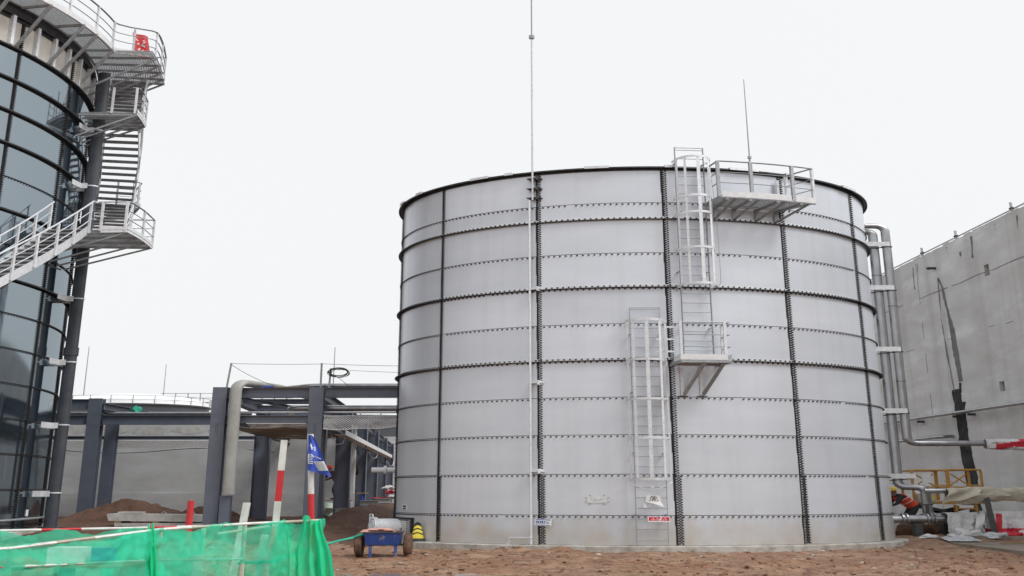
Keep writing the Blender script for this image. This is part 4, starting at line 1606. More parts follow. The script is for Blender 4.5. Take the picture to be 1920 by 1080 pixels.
# ----------------------------------------------------------------------------
# the high concrete wall at the right
# ----------------------------------------------------------------------------
WP, WD = V((11.22, 34.62, 0)), V((-.042, 1, 0)).normalized()
WN = V((-WD.y, WD.x, 0))           # towards the tank
def W(k, z, o=0.0): return WP + WD * k + WN * o + UP * z
hw = thing('basin_wall', tuple(W(0, 0)), 'high grey concrete basin wall rising at the right edge', 'wall')
ks = [-22, -.20, .14, 40]
HOLES = [(-.17, .15, 10.50, 10.98), (-.22, .12, 5.66, 6.06)]
zs = [-.3, 5.66, 6.06, 10.50, 10.98, 12.63]
m = MB()
kl = [-22, -.195, .135, 40]
for i in range(3):
    for j in range(5):
        if i == 1 and j in (1, 3):
            k0, k1, z0, z1 = kl[1], kl[2], zs[j], zs[j + 1]
            d = -.30
            a = [W(k0, z0), W(k1, z0), W(k1, z1), W(k0, z1)]
            b = [W(k0, z0, d), W(k1, z0, d), W(k1, z1, d), W(k0, z1, d)]
            m.add(a + b, [(0, 1, 5, 4), (1, 2, 6, 5), (2, 3, 7, 6), (3, 0, 4, 7), (4, 5, 6, 7)])
        else:
            m.add([W(kl[i], zs[j]), W(kl[i + 1], zs[j]), W(kl[i + 1], zs[j + 1]), W(kl[i], zs[j + 1])], [(0, 1, 2, 3)])
m.add([W(-22, 12.63), W(40, 12.63), W(40, 12.63, -.5), W(-22, 12.63, -.5)], [(0, 1, 2, 3)])
m.add([W(-22, -.3, -.5), W(40, -.3, -.5), W(40, 12.63, -.5), W(-22, 12.63, -.5)], [(0, 1, 2, 3)])
m.add([W(-22, -.3), W(-22, -.3, -.5), W(-22, 12.63, -.5), W(-22, 12.63)], [(0, 1, 2, 3)])
m.add([W(40, -.3), W(40, -.3, -.5), W(40, 12.63, -.5), W(40, 12.63)], [(0, 1, 2, 3)])
m.build('wall_face', 'concrete', hw, smooth=0, normals=False)
# construction joint and ragged coping edge
r6 = random.Random(31)
m = MB()
k = -14.0
z = 10.66
while k < 16:
    k2 = k + r6.uniform(.3, .7)
    z2 = 10.68 + .05 * noise.noise(V((k2 * .8, 0, 0)))
    if r6.random() > .25:
        m.bar(W(k, z, .004), W(k2, z2, .004), .008, r6.uniform(.012, .03))
    k, z = k2, z2
m.build('construction_joint', 'streak', hw, smooth=0)
for zz, dens in ((8.35, .2), (3.9, .15), (2.1, .25)):
    m = MB()
    k = -14.0
    while k < 16:
        k2 = k + r6.uniform(.3, 1.1)
        if r6.random() < dens:
            z_ = zz + r6.uniform(-.05, .05)
            m.bar(W(k, z_, .003), W(k2, z_ + r6.uniform(-.03, .05), .003), .006, r6.uniform(.008, .018))
        k = k2
    m.build('lift_line', 'streak', hw, smooth=0)
for kk in (5.2, -5.4):
    m = MB()
    z = .4
    while z < 12.4:
        z2 = z + r6.uniform(.3, 1.0)
        if r6.random() < .5:
            m.bar(W(kk + r6.uniform(-.02, .02), z, .003), W(kk, z2, .003), .012, .006, up=WN)
        z = z2
    m.build('board_joint', 'streak', hw, smooth=0)
for k in frange(-20, 24, .8):
    m = MB()
    L_ = r6.uniform(.3, .9)
    h_ = r6.uniform(.015, .06)
    m.bar(W(k, 12.64 + h_ / 2, -.06), W(k + L_, 12.64 + h_ / 2 * r6.uniform(.3, 1), -.06), .1, h_)
    m.build('coping_chip', 'precast', hw, smooth=0)
def ragged(pts_left, pts_right, seed, o=.006, step=.12, amp=.05):
    """outline between two (k, z) edges, roughened"""
    rr = random.Random(seed)
    def dens(ps):
        out = []
        for (a, b), (c, d) in zip(ps, ps[1:]):
            n_ = max(1, int(hypot(c - a, d - b) / step))
            for i in range(n_):
                f = i / n_
                out.append((a + (c - a) * f + rr.uniform(-amp, amp), b + (d - b) * f + rr.uniform(-amp * .5, amp * .5)))
        out.append(ps[-1])
        return out
    L_, R_ = dens(pts_left), dens(pts_right)
    return L_, R_
def stain(name, mt, left, right, seed, amp=.04, o=.005):
    rr = random.Random(seed)
    ns_ = lambda z, q_: amp * 3.2 * noise.noise(V((z * 1.1, seed * 7.7 + q_, 0))) + amp * 1.5 * noise.noise(V((z * 4.3, seed * 3.1 + q_, 5)))
    m = MB()
    n_ = max(8, int(abs(left[0][1] - left[-1][1]) / .06))
    def samp(ps, f):
        z = left[0][1] + (left[-1][1] - left[0][1]) * f
        for (a, b), (c, d) in zip(ps, ps[1:]):
            if min(b, d) - 1e-6 <= z <= max(b, d) + 1e-6:
                g = 0 if abs(d - b) < 1e-6 else (z - b) / (d - b)
                return a + (c - a) * g, z
        return ps[-1][0], z
    prev = None
    for i in range(n_ + 1):
        f = i / n_
        a, z = samp(left, f)
        b, _ = samp(right, f)
        a += ns_(z, 0)
        b += ns_(z, 30)
        cur = (W(a, z, o), W(b, z, o))
        if prev:
            m.add([prev[0], prev[1], cur[1], cur[0]], [(0, 1, 2, 3)])
        prev = cur
    return m.build(name, mt, hw, smooth=0, normals=False)
# k grows away from the camera, so a larger k lies further left in the photograph
stain('damp_streak', 'streak', [(3.52, 11.3), (3.66, 9.4), (3.50, 7.4), (3.33, 6.0)], [(3.46, 11.3), (3.60, 9.4), (3.42, 7.4), (3.22, 6.0)], 1, .02)
stain('damp_streak', 'streak', [(3.46, 11.3), (3.25, 10.0), (3.00, 8.3), (2.90, 6.4)], [(3.34, 11.3), (3.00, 10.0), (2.70, 8.3), (2.62, 6.4)], 2, .035, .008)
stain('damp_stain', 'stain', [(3.42, 6.1), (3.40, 5.0), (3.38, 3.6), (3.25, 2.2), (3.2, .05)], [(2.85, 6.1), (2.66, 5.0), (2.55, 3.6), (2.40, 2.6), (2.3, .05)], 3, .05)
stain('damp_stain', 'stain', [(2.98, 5.5), (2.86, 4.8)], [(2.62, 5.6), (2.60, 4.8)], 4, .05, .007)
stain('damp_stain', 'stain', [(2.86, 6.35), (2.88, 5.9)], [(2.70, 6.3), (2.72, 5.9)], 14, .03, .008)
for i, (k, z0, L_, w_) in enumerate(((.75, 12.45, .95, .14), (-.95, 12.5, .30, .08), (-2.3, 12.4, .5, .07), (1.6, 12.0, .2, .16), (2.55, 12.5, .28, .1), (5.1, 12.4, .9, .12), (5.5, 12.3, 1.1, .09), (-3.1, 12.45, .7, .1))):
    stain('damp_streak', 'streak', [(k + w_ / 2, z0), (k + w_ / 2 - .02, z0 - L_)], [(k - w_ / 2, z0), (k - w_ / 2 + .04, z0 - L_)], 40 + i, .025)
sp_ = MB()
q0 = W(3.62, 11.78)
sp_.tube([q0 - WN * .1, q0 + WN * .17, q0 + WN * .21 - UP * .03], .065, 10)
sp_.build('drain_spout', 'darkmetal', hw)
# guard rail of scaffold tube along the wall head
for k in (-9, -5.5, -1.83, 2.04, 4.83, 9.3, 14):
    MB().tube([W(k, 12.6, -.1), W(k + .02, 13.12, -.1)], .035, 8).build('rail_post', 'galvd', hw)
    MB().tube([W(k - .05, 12.86, -.1), W(k + .05, 12.86, -.1)], .055, 8).build('coupler', 'darkmetal', hw)
MB().tube([W(-14, 12.86, -.155), W(20, 12.86, -.155)], .026, 8).build('guard_rail', 'galvd', hw)

pw = thing('wall_pipe', tuple(W(0, 4.98)), 'long dark grey pipe running along the high concrete wall', 'pipe')
MB().tube([W(-15, 4.97, .18), W(14, 5.08, .18)], .075, 12).build('pipe', 'steelpipe', pw)
for k in (-6, -2, 2, 3.1, 6, 10):
    MB().obox(W(k, 4.90, .09), WD * .05, WN * .09, UP * .05).build('pipe_bracket', 'darkmetal', pw)
pw = thing('wall_pipe', tuple(W(5, 4.1)), 'short grey branch pipe turning into the high wall below the long pipe', 'pipe')
MB().tube(bend([W(9.5, 4.05, .35), W(3.75, 4.05, .35), W(3.75, 4.10, -.1)], .15), .075, 12).build('pipe', 'steelpipe', pw)

# ----------------------------------------------------------------------------
# pipework on the right flank of the grey tank
# ----------------------------------------------------------------------------
YP = 31.0
p1 = thing('riser_pipe', (7.99, YP, 3.3), 'outer steel riser pipe bending to the right with its end wrapped', 'pipe')
pts = bend([(7.40, YP, 11.54), (7.99, YP, 11.54), (7.99, YP, 3.38), (8.12, YP - .1, 3.36), (13.0, YP - .4, 3.36)], .12, 4)
pts = bend([(7.36, YP, 11.54), (7.99, YP, 11.54), (7.99, YP, 3.375), (13.0, YP - .3, 3.375)], .22, 7)
MB().tube(pts, .098, 18).build('pipe', 'steelpipe', p1)
m = MB()
for x in (7.46, 7.51):
    m.tube([(x, YP, 11.54), (x + .03, YP, 11.54)], .155, 18)
m.build('flange', 'steelpipe', p1)
for z in (8.4, 5.6):
    MB().tube([(7.99, YP, z), (7.99, YP, z + .02)], .105, 18).build('weld_ring', 'darkmetal', p1)
p2 = thing('riser_pipe', (7.74, YP + .25, 1.8), 'inner steel riser pipe stepping down to the flanged line by the worker', 'pipe')
pts = bend([(7.30, YP + .1, 11.35), (7.74, YP + .1, 11.35), (7.74, YP + .1, 1.86), (8.22, YP - .1, 1.84), (8.22, YP - .1, .86), (9.3, YP - .15, .84)], .17, 7)
MB().tube(pts, .105, 18).build('pipe', 'steelpipe', p2)
for z in (9.6, 6.8, 4.4):
    MB().tube([(7.74, YP + .1, z), (7.74, YP + .1, z + .02)], .112, 18).build('weld_ring', 'darkmetal', p2)
for i, z in enumerate((10.78, 9.09, 6.77, 4.52, 2.22)):
    m = MB()
    x1 = 8.02 if i < 4 else 8.05
    m.box(7.42, x1, YP - .155, YP - .135, z - .075, z + .095)
    th = thing('pipe_bracket', (7.4, YP, z), ('topmost', 'second highest', 'middle', 'second lowest', 'lowest')[i] + ' white bracket plate holding the riser pipes to the grey tank', 'bracket', 'bracket plates on the riser pipes')
    m.build('plate', 'white', th, smooth=0)
    m = MB()
    m.bar((7.30, YP + .2, z - .19), (8.02, YP - .12, z - .075), .05, .03)
    m.build('knee', 'darkmetal', th, smooth=0)
    if i < 4:
        m = MB()
        m.tube([(7.99, YP, z - .09), (7.99, YP, z - .05)], .115, 16)
        m.build('clamp', 'darkmetal', th)
# low flanged line out of the tank foot
lw = thing('flanged_line', (8.2, 30.35, .75), 'fat flanged steel pipe leaving the foot of the grey tank at right', 'pipe')
MB().tube([(7.25, 30.45, .76), (10.2, 30.1, .86)], .13, 18).build('pipe', 'steelpipe', lw)
for x in (7.56, 7.64, 8.02, 8.10, 8.16):
    z = .76 + (x - 7.25) * .034
    y = 30.45 - (x - 7.25) * .119
    MB().tube([(x, y, z), (x + .035, y, z)], .20, 18).build('flange', 'steelpipe', lw)
m = MB()
m.tube([(8.06, 30.3, .9), (8.06, 30.3, 1.25)], .035, 8)
m.tube([(7.95, 30.3, 1.26), (8.18, 30.3, 1.26)], .02, 8)
m.build('valve_stem', 'darkmetal', lw)
MB().tube([(10.15, 30.1, .86), (10.26, 30.09, .865)], .14, 18).build('end_cap', 'steelpipe', lw)
m = MB()
m.box(7.78, 7.92, 30.25, 30.50, .18, .62)
m.build('support', 'darkmetal', lw, smooth=0)
m = MB()
m.box(8.62, 8.72, 30.15, 30.40, .2, .64)
m.build('support', 'darkmetal', lw, smooth=0)

# wrapped pipes
def wrap(name, label, cat, P0, P1, r, mt, seed, hang=.2, n=150, k=36, squash=1.0):
    P0, P1 = V(P0), V(P1)
    d = (P1 - P0)
    dn = d.normalized()
    s_ = dn.cross(UP).normalized()
    m = MB()
    o = len(m.v)
    for i in range(n + 1):
        f = i / n
        c = P0 + d * f
        for j in range(k):
            a = 2 * pi * j / k
            q = r * (1 + .30 * fb(f * d.length * 2.2, cos(a) * 1.3 + seed, sin(a) * 1.3) + .22 * abs(fb(f * d.length * 5 + cos(a) * 2, cos(a) * 2.2, sin(a) * 2.2 + seed)) + .12 * fb(f * d.length * 11, cos(a) * 4, sin(a) * 4))
            z = sin(a) * q
            if z < 0:
                z *= 1 + hang / r * max(0, .5 + .9 * noise.noise(V((f * d.length * 1.3, seed, 0))))
            m.v.append(tuple(c + s_ * (cos(a) * q) + UP * z))
    for i in range(n):
        for j in range(k):
            a, b = o + i * k + j, o + i * k + (j + 1) % k
            m.f.append((a, b, b + k, a + k))
            m.m.append(0)
    return m
wr = wrap('', '', '', (9.52, YP - .1, 3.36), (13.0, YP - .3, 3.37), .145, 'cloth', 2.0, .10)
r7 = random.Random(77)
wt = thing('pipe_wrapping', (10.2, YP - .2, 3.3), 'crumpled red and white sheeting tied round the outer riser pipe', 'sheeting')
n_f = len(wr.f)
for i in range(n_f):
    c = V(wr.v[wr.f[i][0]])
    red = noise.noise(V((c.x * 2.4, c.y, c.z * 5 + 3))) > -.02 and c.x > 9.68
    wr.m[i] = 1 if (red or c.x > 10.25) else 0
wr.build('sheet', ['cloth', 'clothred'], wt, smooth=60)
tag(wrap('', '', '', (8.35, 29.9, 1.66), (13.2, 29.6, 1.63), .165, 'canvas', 5.0, .20, n=130).build('canvas_cover', 'canvas', origin=(9.5, 29.8, 1.4), smooth=60), 'beige canvas cover lying along a waist-high pipe at the right edge', 'cover')
pc = MB()
pc.tube([(7.95, 29.95, 1.72), (13.2, 29.6, 1.64)], .085, 14)
tag(pc.build('waist_high_pipe', 'steelpipe', origin=(8.2, 29.9, 1.6)), 'steel pipe emerging from under the beige canvas cover', 'pipe')
# loose flap of the canvas at its open end
def flap(u_, v_):
    x = 8.28 + .62 * u_ + .05 * sin(v_ * 6)
    y = 29.62 - .10 * sin(u_ * 5 + v_ * 3) - .12 * v_
    z = 1.80 - v_ * (.52 - .30 * u_) + .03 * sin(u_ * 9)
    return V((x - .12 * v_ * (1 - u_), y, z))
m = MB()
m.grid(flap, 16, 12)
m.grid(lambda a, b: flap(a, b) + V((0, .012, 0)), 16, 12)
tag(m.build('canvas_flap', 'canvas', origin=(8.4, 29.6, 1.3), smooth=60), 'loose beige canvas flap hanging at the open end of the cover', 'cover')
ps = thing('pipe_support', (9.12, 29.75, .25), 'dark slanted steel post under the beige covered pipe', 'post')
MB().bar((9.14, 29.72, .27), (9.06, 29.75, 1.55), .11, .11).build('upright', 'darkmetal', ps, smooth=0)
MB().box(9.0, 9.28, 29.6, 29.86, .255, .28).build('base_plate', 'darkmetal', ps, smooth=0)

# draped sheets over the low line
def drape(x0, x1, y, ztop, zlo, seed, mt, label, split=None):
    w_ = x1 - x0
    def fn(u_, v_):
        x = x0 + w_ * u_ + .06 * fb(u_ * 3, v_ * 2, seed)
        th_ = v_ * 1.0
        lo_ = zlo + .22 * fb(u_ * 3.1, 0, seed + 4)
        if v_ < .3:
            a = pi * (1 - v_ / .3) * .5 + pi / 2 * .0
            yy = y + .19 * cos(pi / 2 + pi / 2 * (v_ / .3) - pi / 2) * (1 if v_ < .3 else 0)
            yy = y + .18 - .40 * (v_ / .3)
            z = ztop - .10 * (abs(v_ / .3 - .5) * 2) ** 2
        else:
            f = (v_ - .3) / .7
            yy = y - .22 - .10 * sin(u_ * 17 + seed) * f - .05 * fb(u_ * 6, f * 3, seed) - .08 * f
            z = ztop - .10 - (ztop - .1 - lo_) * f
        return V((x, yy, z + .015 * fb(u_ * 9, v_ * 5, seed)))
    m = MB()
    m.grid(fn, 90, 44)
    m.grid(lambda a, b: fn(a, b) + V((0, .01, -.008)), 90, 44)
    if split:
        for i in range(len(m.f)):
            c = V(m.v[m.f[i][0]])
            m.m[i] = 1 if split(c) else 0
        return tag(m.build('draped_sheet', [mt, 'clothred'], origin=(x0, y, zlo), smooth=60), label, 'sheet')
    return tag(m.build('draped_sheet', mt, origin=(x0, y, zlo), smooth=60), label, 'sheet')
drape(8.33, 9.02, 30.24, 1.00, .30, 3.0, 'cloth', 'white sheet hanging in folds over the low pipe left of the red one')
drape(8.98, 9.98, 30.12, 1.06, .26, 8.0, 'cloth', 'white and red sheet draped over the low pipe by the slanted post',
      split=lambda c: c.z < .50 + .1 * noise.noise(V((c.x * 3, 0, 0))) or (abs(c.x - 9.27 - (c.z - .7) * .1) < .055 and c.z < .98))
def tail(u_, v_):
    return V((8.90 + .14 * u_ - .22 * v_, 29.80 - .12 * v_ + .05 * sin(v_ * 7 + u_ * 2), 1.0 - .78 * v_ + .02 * sin(u_ * 3)))
m = MB()
m.grid(tail, 5, 14)
m.grid(lambda a, b: tail(a, b) + V((0, .01, 0)), 5, 14)
tag(m.build('sheet_tail', 'cloth', origin=(8.8, 29.8, .25), smooth=60), 'twisted white tail of sheeting trailing to the ground', 'sheet')
# plastic film on the ground
def film(u_, v_):
    x, y = 7.95 + .62 * u_ + .08 * fb(v_ * 4, 0, 1), 28.6 + .75 * v_ + .1 * fb(u_ * 3, 2, 1)
    return V((x, y, gz(x, y) + .05 + .16 * abs(fb(x * 5, y * 4, 6)) * sin(pi * u_) ** .5 * sin(pi * v_) ** .5))
m = MB()
m.grid(film, 30, 26)
tag(m.build('plastic_film', 'plastic', origin=(8.2, 28.9, .25), smooth=25), 'crumpled grey plastic film lying by the slab edge', 'film')
def crumple(label, x, y, z, sx, sy, sz, seed, mt):
    m = MB()
    o = len(m.v)
    n_, k_ = 44, 22
    for i in range(k_ + 1):
        th_ = pi * i / k_
        for j in range(n_):
            a = 2 * pi * j / n_
            d = V((sin(th_) * cos(a), sin(th_) * sin(a), cos(th_)))
            q = 1 + .55 * noise.noise(d * 1.6 + V((seed, 0, 0))) - .35 * abs(noise.noise(d * 3.4 + V((0, seed, 0)))) + .14 * abs(noise.noise(d * 8 + V((0, 0, seed))))
            m.v.append((x + d.x * sx * q, y + d.y * sy * q, z + max(-.02, d.z * sz * q)))
    for i in range(k_):
        for j in range(n_):
            a, b = o + i * n_ + j, o + i * n_ + (j + 1) % n_
            m.f.append((a, a + n_, b + n_, b))
            m.m.append(0)
    return tag(m.build('crumpled_sheeting', mt, origin=(x, y, z), smooth=28), label, 'sheeting')
crumple('crumpled white sheeting heaped under the draped white sheet', 8.62, 29.75, .22, .34, .26, .26, 1.7, 'cloth')
crumple('crumpled grey film heaped against the slanted post', 9.02, 29.35, .22, .30, .24, .16, 6.1, 'plastic')
crumple('red and dusty bundle heaped below the red-edged sheet', 9.45, 29.6, .24, .38, .22, .17, 9.3, 'clothred')
crumple('pale canvas bundle heaped at the right edge below the canvas cover', 9.95, 29.5, .24, .36, .26, .30, 12.9, 'cloth')
crumple('small pale bundle lying between the slab and the plastic film', 7.78, 29.35, .22, .16, .14, .10, 15.2, 'cloth')
# rubble and offcuts under the pipes
for i, (x, y, sx, sy, h, c_) in enumerate(((8.05, 31.6, .35, .3, .4, 'soil'), (8.55, 31.9, .5, .35, .5, 'soil'), (9.3, 31.8, .5, .4, .35, 'soil'), (10.6, 31.0, .5, .4, .18, 'soil'))):
    m = MB()
    m.blob((x, y, .25), sx, sy, h, seed=60 + i, n=18, k=10, rough=.4)
    tag(m.build('rubble_heap', c_, origin=(x, y, .25), smooth=180), ('leftmost', 'second', 'third', 'rightmost')[i] + ' dark soil heap behind the low pipes, counted from the grey tank', 'heap', 'soil heaps behind the low pipes')

for i, (x, y, L_, a) in enumerate(((8.9, 27.6, .7, .15), (9.9, 28.3, 1.0, -.1), (7.9, 27.3, .4, .5), (10.3, 27.2, .8, .05))):
    m = MB()
    z = max(gz(x, y), .10 if x > 7.95 else 0) + .02
    m.bar((x - L_ / 2 * cos(a), y - L_ / 2 * sin(a), z + .012), (x + L_ / 2 * cos(a), y + L_ / 2 * sin(a), z + .02), .07, .03)
    tag(m.build('timber_scrap', 'timber', origin=(x, y, z), smooth=0), ('timber batten lying on the pavement edge below the draped sheets', 'long timber batten lying under the beige canvas', 'short timber scrap lying on the mud near the grey tank', 'timber batten lying nearest the right bottom corner')[i], 'batten')
for i, (x, y, z, sx, sz) in enumerate(((8.75, 31.2, .26, .20, .34), (9.55, 31.4, .26, .26, .42), (10.0, 31.0, .26, .16, .30))):
    m = MB()
    m.box(x - sx, x + sx, y - .15, y + .15, z, z + sz)
    m.tube([(x - sx * .5, y - .16, z + sz * .6), (x - sx * .5, y - .22, z + sz * .6)], .06, 10)
    m.tube([(x - sx, y - .1, z + sz), (x - sx * .2, y - .1, z + sz + .12), (x + sx * .6, y - .1, z + sz)], .02, 6)
    tag(m.build('pump_unit', 'darkmetal', origin=(x, y, z), smooth=0), ('left', 'middle', 'right')[i] + ' of three dark pump units standing behind the low pipe', 'pump', 'pump units behind the low pipe')

# scissor lift behind the pipes
lf = thing('scissor_lift', (9.2, 33.2, .25), 'orange-yellow scissor lift basket parked behind the wrapped pipes', 'lift')
LY0, LY1 = 32.6, 33.5
def railbox(x0, x1, z0, z1, name='guard_rail'):
    for y in (LY0, LY1):
        m = MB()
        m.tube(bend([(x0, y, z0), (x0, y, z1), (x1, y, z1), (x1, y, z0)], .08, 5), .032, 8)
        m.build(name, 'liftyellow', lf)
    for x in (x0, x1):
        for z in (z1, (z0 + z1) / 2):
            MB().tube([(x, LY0, z), (x, LY1, z)], .024, 8).build('cross_rail', 'liftyellow', lf)
railbox(8.42, 9.16, 1.36, 2.47)
railbox(9.18, 9.88, 1.36, 2.49)
for x0, x1 in ((8.42, 9.16), (9.18, 9.88)):
    MB().tube([(x0, LY0, 1.86), (x1, LY0, 1.86)], .024, 8).build('mid_rail', 'liftyellow', lf)
    MB().tube([(x0, LY1, 1.86), (x1, LY1, 1.86)], .024, 8).build('mid_rail', 'liftyellow', lf)
    MB().tube([(x0 + .05, LY0, 2.35), ((x0 + x1) / 2 + .1, LY0, 1.88)], .022, 8).build('diagonal', 'liftyellow', lf)
    MB().tube([(x1 - .05, LY1, 2.35), ((x0 + x1) / 2 - .1, LY1, 1.88)], .022, 8).build('diagonal', 'liftyellow', lf)
MB().box(8.40, 9.90, LY0, LY1, 1.24, 1.34).build('basket_floor', 'liftyellow', lf, smooth=0)
m = MB()
m.obox((8.70, 32.52, 2.18), V((.09, 0, 0)), V((0, .015, 0)), V((0, 0, .17)))
m.build('notice_board', 'paper', lf, smooth=0)
MB().box(8.45, 8.80, 32.30, 32.58, 1.30, 1.62).build('control_box', 'canvas', lf, smooth=0)
MB().box(8.50, 8.75, 32.285, 32.298, 1.38, 1.55).build('control_panel', 'yellow', lf, smooth=0)
for z0, z1, s in ((.72, 1.20, 1), (.72, 1.20, -1)):
    for y in (LY0 + .1, LY1 - .1):
        MB().bar((8.5 if s > 0 else 9.8, y, z0), (9.8 if s > 0 else 8.5, y, z1), .04, .09).build('scissor_arm', 'darkmetal', lf, smooth=0)
MB().box(8.42, 9.88, LY0 + .02, LY1 - .02, .45, .70).build('chassis', 'darkmetal', lf, smooth=0)
for x in (8.6, 9.7):
    for y in (LY0 + .02, LY1 - .02):
        m = MB()
        m.tube([(x, y - .06, .45), (x, y + .06, .45)], .20, 20)
        m.build('wheel', 'black', lf)
for k in range(3):
    MB().box(9.28, 9.66, LY0 - .12, LY0 - .02, .62 + .22 * k, .66 + .22 * k).build('step', 'liftyellow', lf, smooth=0)
for x in (9.25, 9.67):
    MB().box(x - .025, x + .025, LY0 - .13, LY0 - .01, .50, 1.22).build('step_side', 'liftyellow', lf, smooth=0)
MB().box(9.32, 9.62, LY0 - .10, LY0 - .03, 1.10, 1.20).build('warning_plate', 'paper', lf, smooth=0)

# ----------------------------------------------------------------------------
# foreground: cart, cone, striped poles, flag, green netting
# ----------------------------------------------------------------------------
CX, CY = -1.90, 23.9
cg = gz(CX, CY)
ct = thing('hand_cart', (CX, CY, cg), 'blue two-wheeled hand cart with muddy wheels beside the manhole', 'cart')
bx0, bx1, by0, by1 = CX - .32, CX + .22, CY - .30, CY + .42
m = MB()
# tray: tapered open box with walls
def tray(x0, x1, y0, y1, z0, z1, ins, th_):
    o_ = [(x0 + ins, y0 + ins, z0), (x1 - ins, y0 + ins, z0), (x1 - ins, y1 - ins, z0), (x0 + ins, y1 - ins, z0), (x0, y0, z1), (x1, y0, z1), (x1, y1, z1), (x0, y1, z1)]
    i_ = [(x0 + ins + th_, y0 + ins + th_, z0 + th_), (x1 - ins - th_, y0 + ins + th_, z0 + th_), (x1 - ins - th_, y1 - ins - th_, z0 + th_), (x0 + ins + th_, y1 - ins - th_, z0 + th_),
          (x0 + th_, y0 + th_, z1), (x1 - th_, y0 + th_, z1), (x1 - th_, y1 - th_, z1), (x0 + th_, y1 - th_, z1)]
    fs = [(0, 3, 2, 1), (0, 1, 5, 4), (1, 2, 6, 5), (2, 3, 7, 6), (3, 0, 4, 7), (8, 9, 10, 11), (8, 12, 13, 9), (9, 13, 14, 10), (10, 14, 15, 11), (11, 15, 12, 8),
          (4, 5, 13, 12), (5, 6, 14, 13), (6, 7, 15, 14), (7, 4, 12, 15)]
    m.add(o_ + i_, fs)
tray(bx0, bx1, by0, by1, cg + .32, cg + .62, .02, .02)
m.build('tray', 'blue', ct, smooth=0)
m = MB()
m.tube([(bx0 - .01, by0 - .01, cg + .64), (bx1 + .01, by0 - .01, cg + .64), (bx1 + .01, by1, cg + .64), (bx0 - .01, by1, cg + .64), (bx0 - .01, by0 - .01, cg + .64)], .018, 6)
m.build('rim', 'darkmetal', ct)
for x in (bx0 + .09, bx1 - .07):
    m = MB()
    m.bar((x, by0 + .08, cg + .33), (x + .01, by0 + .02, cg + .0), .045, .045)
    m.build('leg', 'blue', ct, smooth=0)
for x in (bx0 - .10, bx1 + .10):
    m = MB()
    n_ = 28
    for i in range(n_):
        pass
    rr0 = [(0.10, -.05), (.24, -.06), (.29, -.042), (.30, 0), (.29, .042), (.24, .06), (.10, .05)]
    o_ = len(m.v)
    for (r, dx) in rr0:
        for j in range(n_):
            a = 2 * pi * j / n_
            lug = 1 + (.05 if (j % 2 == 0 and r > .28) else 0) + .16 * noise.noise(V((cos(a) * 2, sin(a) * 2, x * 5 + dx * 20)))
            m.v.append((x + dx, CY + .05 + r * lug * cos(a), cg + .31 + r * lug * sin(a)))
    for i in range(len(rr0) - 1):
        for j in range(n_):
            a, b = o_ + i * n_ + j, o_ + i * n_ + (j + 1) % n_
            m.f.append((a, b, b + n_, a + n_))
            m.m.append(0)
    wh = m.build('wheel', 'muddywheel', ct, smooth=50)
    MB().tube([(x - .05, CY + .05, cg + .31), (x + .05, CY + .05, cg + .31)], .11, 14).build('hub', 'muddywheel', wh)
MB().tube([(bx0 - .1, CY + .05, cg + .31), (bx1 + .1, CY + .05, cg + .31)], .022, 8).build('axle', 'darkmetal', ct)
for x in (bx0 + .06, bx1 - .06):
    MB().tube([(x, by1 - .05, cg + .56), (x - .01, by1 + .45, cg + .70)], .018, 8).build('handle', 'darkmetal', ct)
for i in range(5):
    m = MB()
    a = rnd.uniform(-.15, .15)
    q = V((CX - .05 + rnd.uniform(-.16, .16), CY + rnd.uniform(-.2, .25), cg + .645 + .012 * i))
    m.blob(tuple(q), .17, .13, .045, seed=200 + i, n=12, k=6, rough=.6)
    tag(m.build('pink_rag', 'pink', origin=tuple(q), smooth=60), ('dusty pink rag at the bottom', 'second dusty pink rag', 'third dusty pink rag', 'fourth dusty pink rag', 'dusty pink rag on top')[i] + ' of the heap in the blue cart', 'rag', 'rags heaped in the cart')
gh = MB()
gh.tube([(-2.9, 19.5, .28), (-2.75, 21.3, .34), (-2.62, 23.3, .42), (-2.40, 23.75, .50), (-2.24, 23.7, .60)], .028, 8)
tag(gh.build('green_hose', 'hose', origin=(-2.6, 22, .3)), 'green hose running from the netting to the blue cart', 'hose')

# warning cone on the slab edge
k0 = pol(T1, -58.2, .14, .15)
cn = thing('warning_cone', tuple(k0), 'yellow and black chevron cone standing on the slab by the manhole', 'cone')
MB().lathe([(.0, .152), (.125, .152), (.125, .24), (.118, .245), (0, .245)], k0.x, k0.y, 28).build('base', 'darkmetal', cn)
MB().lathe([(.115, .246), (.062, .66), (.055, .67), (.05, .68), (0, .68)], k0.x, k0.y, 28).build('body', 'yellow', cn)
for zb in (.33, .46, .58):
    m = MB()
    n_ = 40
    for i in range(n_):
        def pz(j):
            a = 2 * pi * j / n_
            tri = abs((j % 20) / 10 - 1)         # peak of the chevron
            z = zb + .075 * (tri if True else 0)
            return a, z
        (a0_, z0_), (a1_, z1_) = pz(i), pz(i + 1)
        def cp(a, z, o):
            r = .115 - (z - .246) * .128 + o
            return V((k0.x + r * sin(a), k0.y - r * cos(a), z))
        h_ = .038
        m.add([cp(a0_, z0_, .003), cp(a1_, z1_, .003), cp(a1_, z1_ + h_, .003), cp(a0_, z0_ + h_, .003)], [(0, 1, 2, 3)])
    m.build('chevron_band', 'black', cn, smooth=0, normals=False)
MB().lathe([(.066, .655), (.06, .70), (.035, .715), (.03, .74), (0, .745)], k0.x, k0.y, 20).build('cap', 'black', cn)

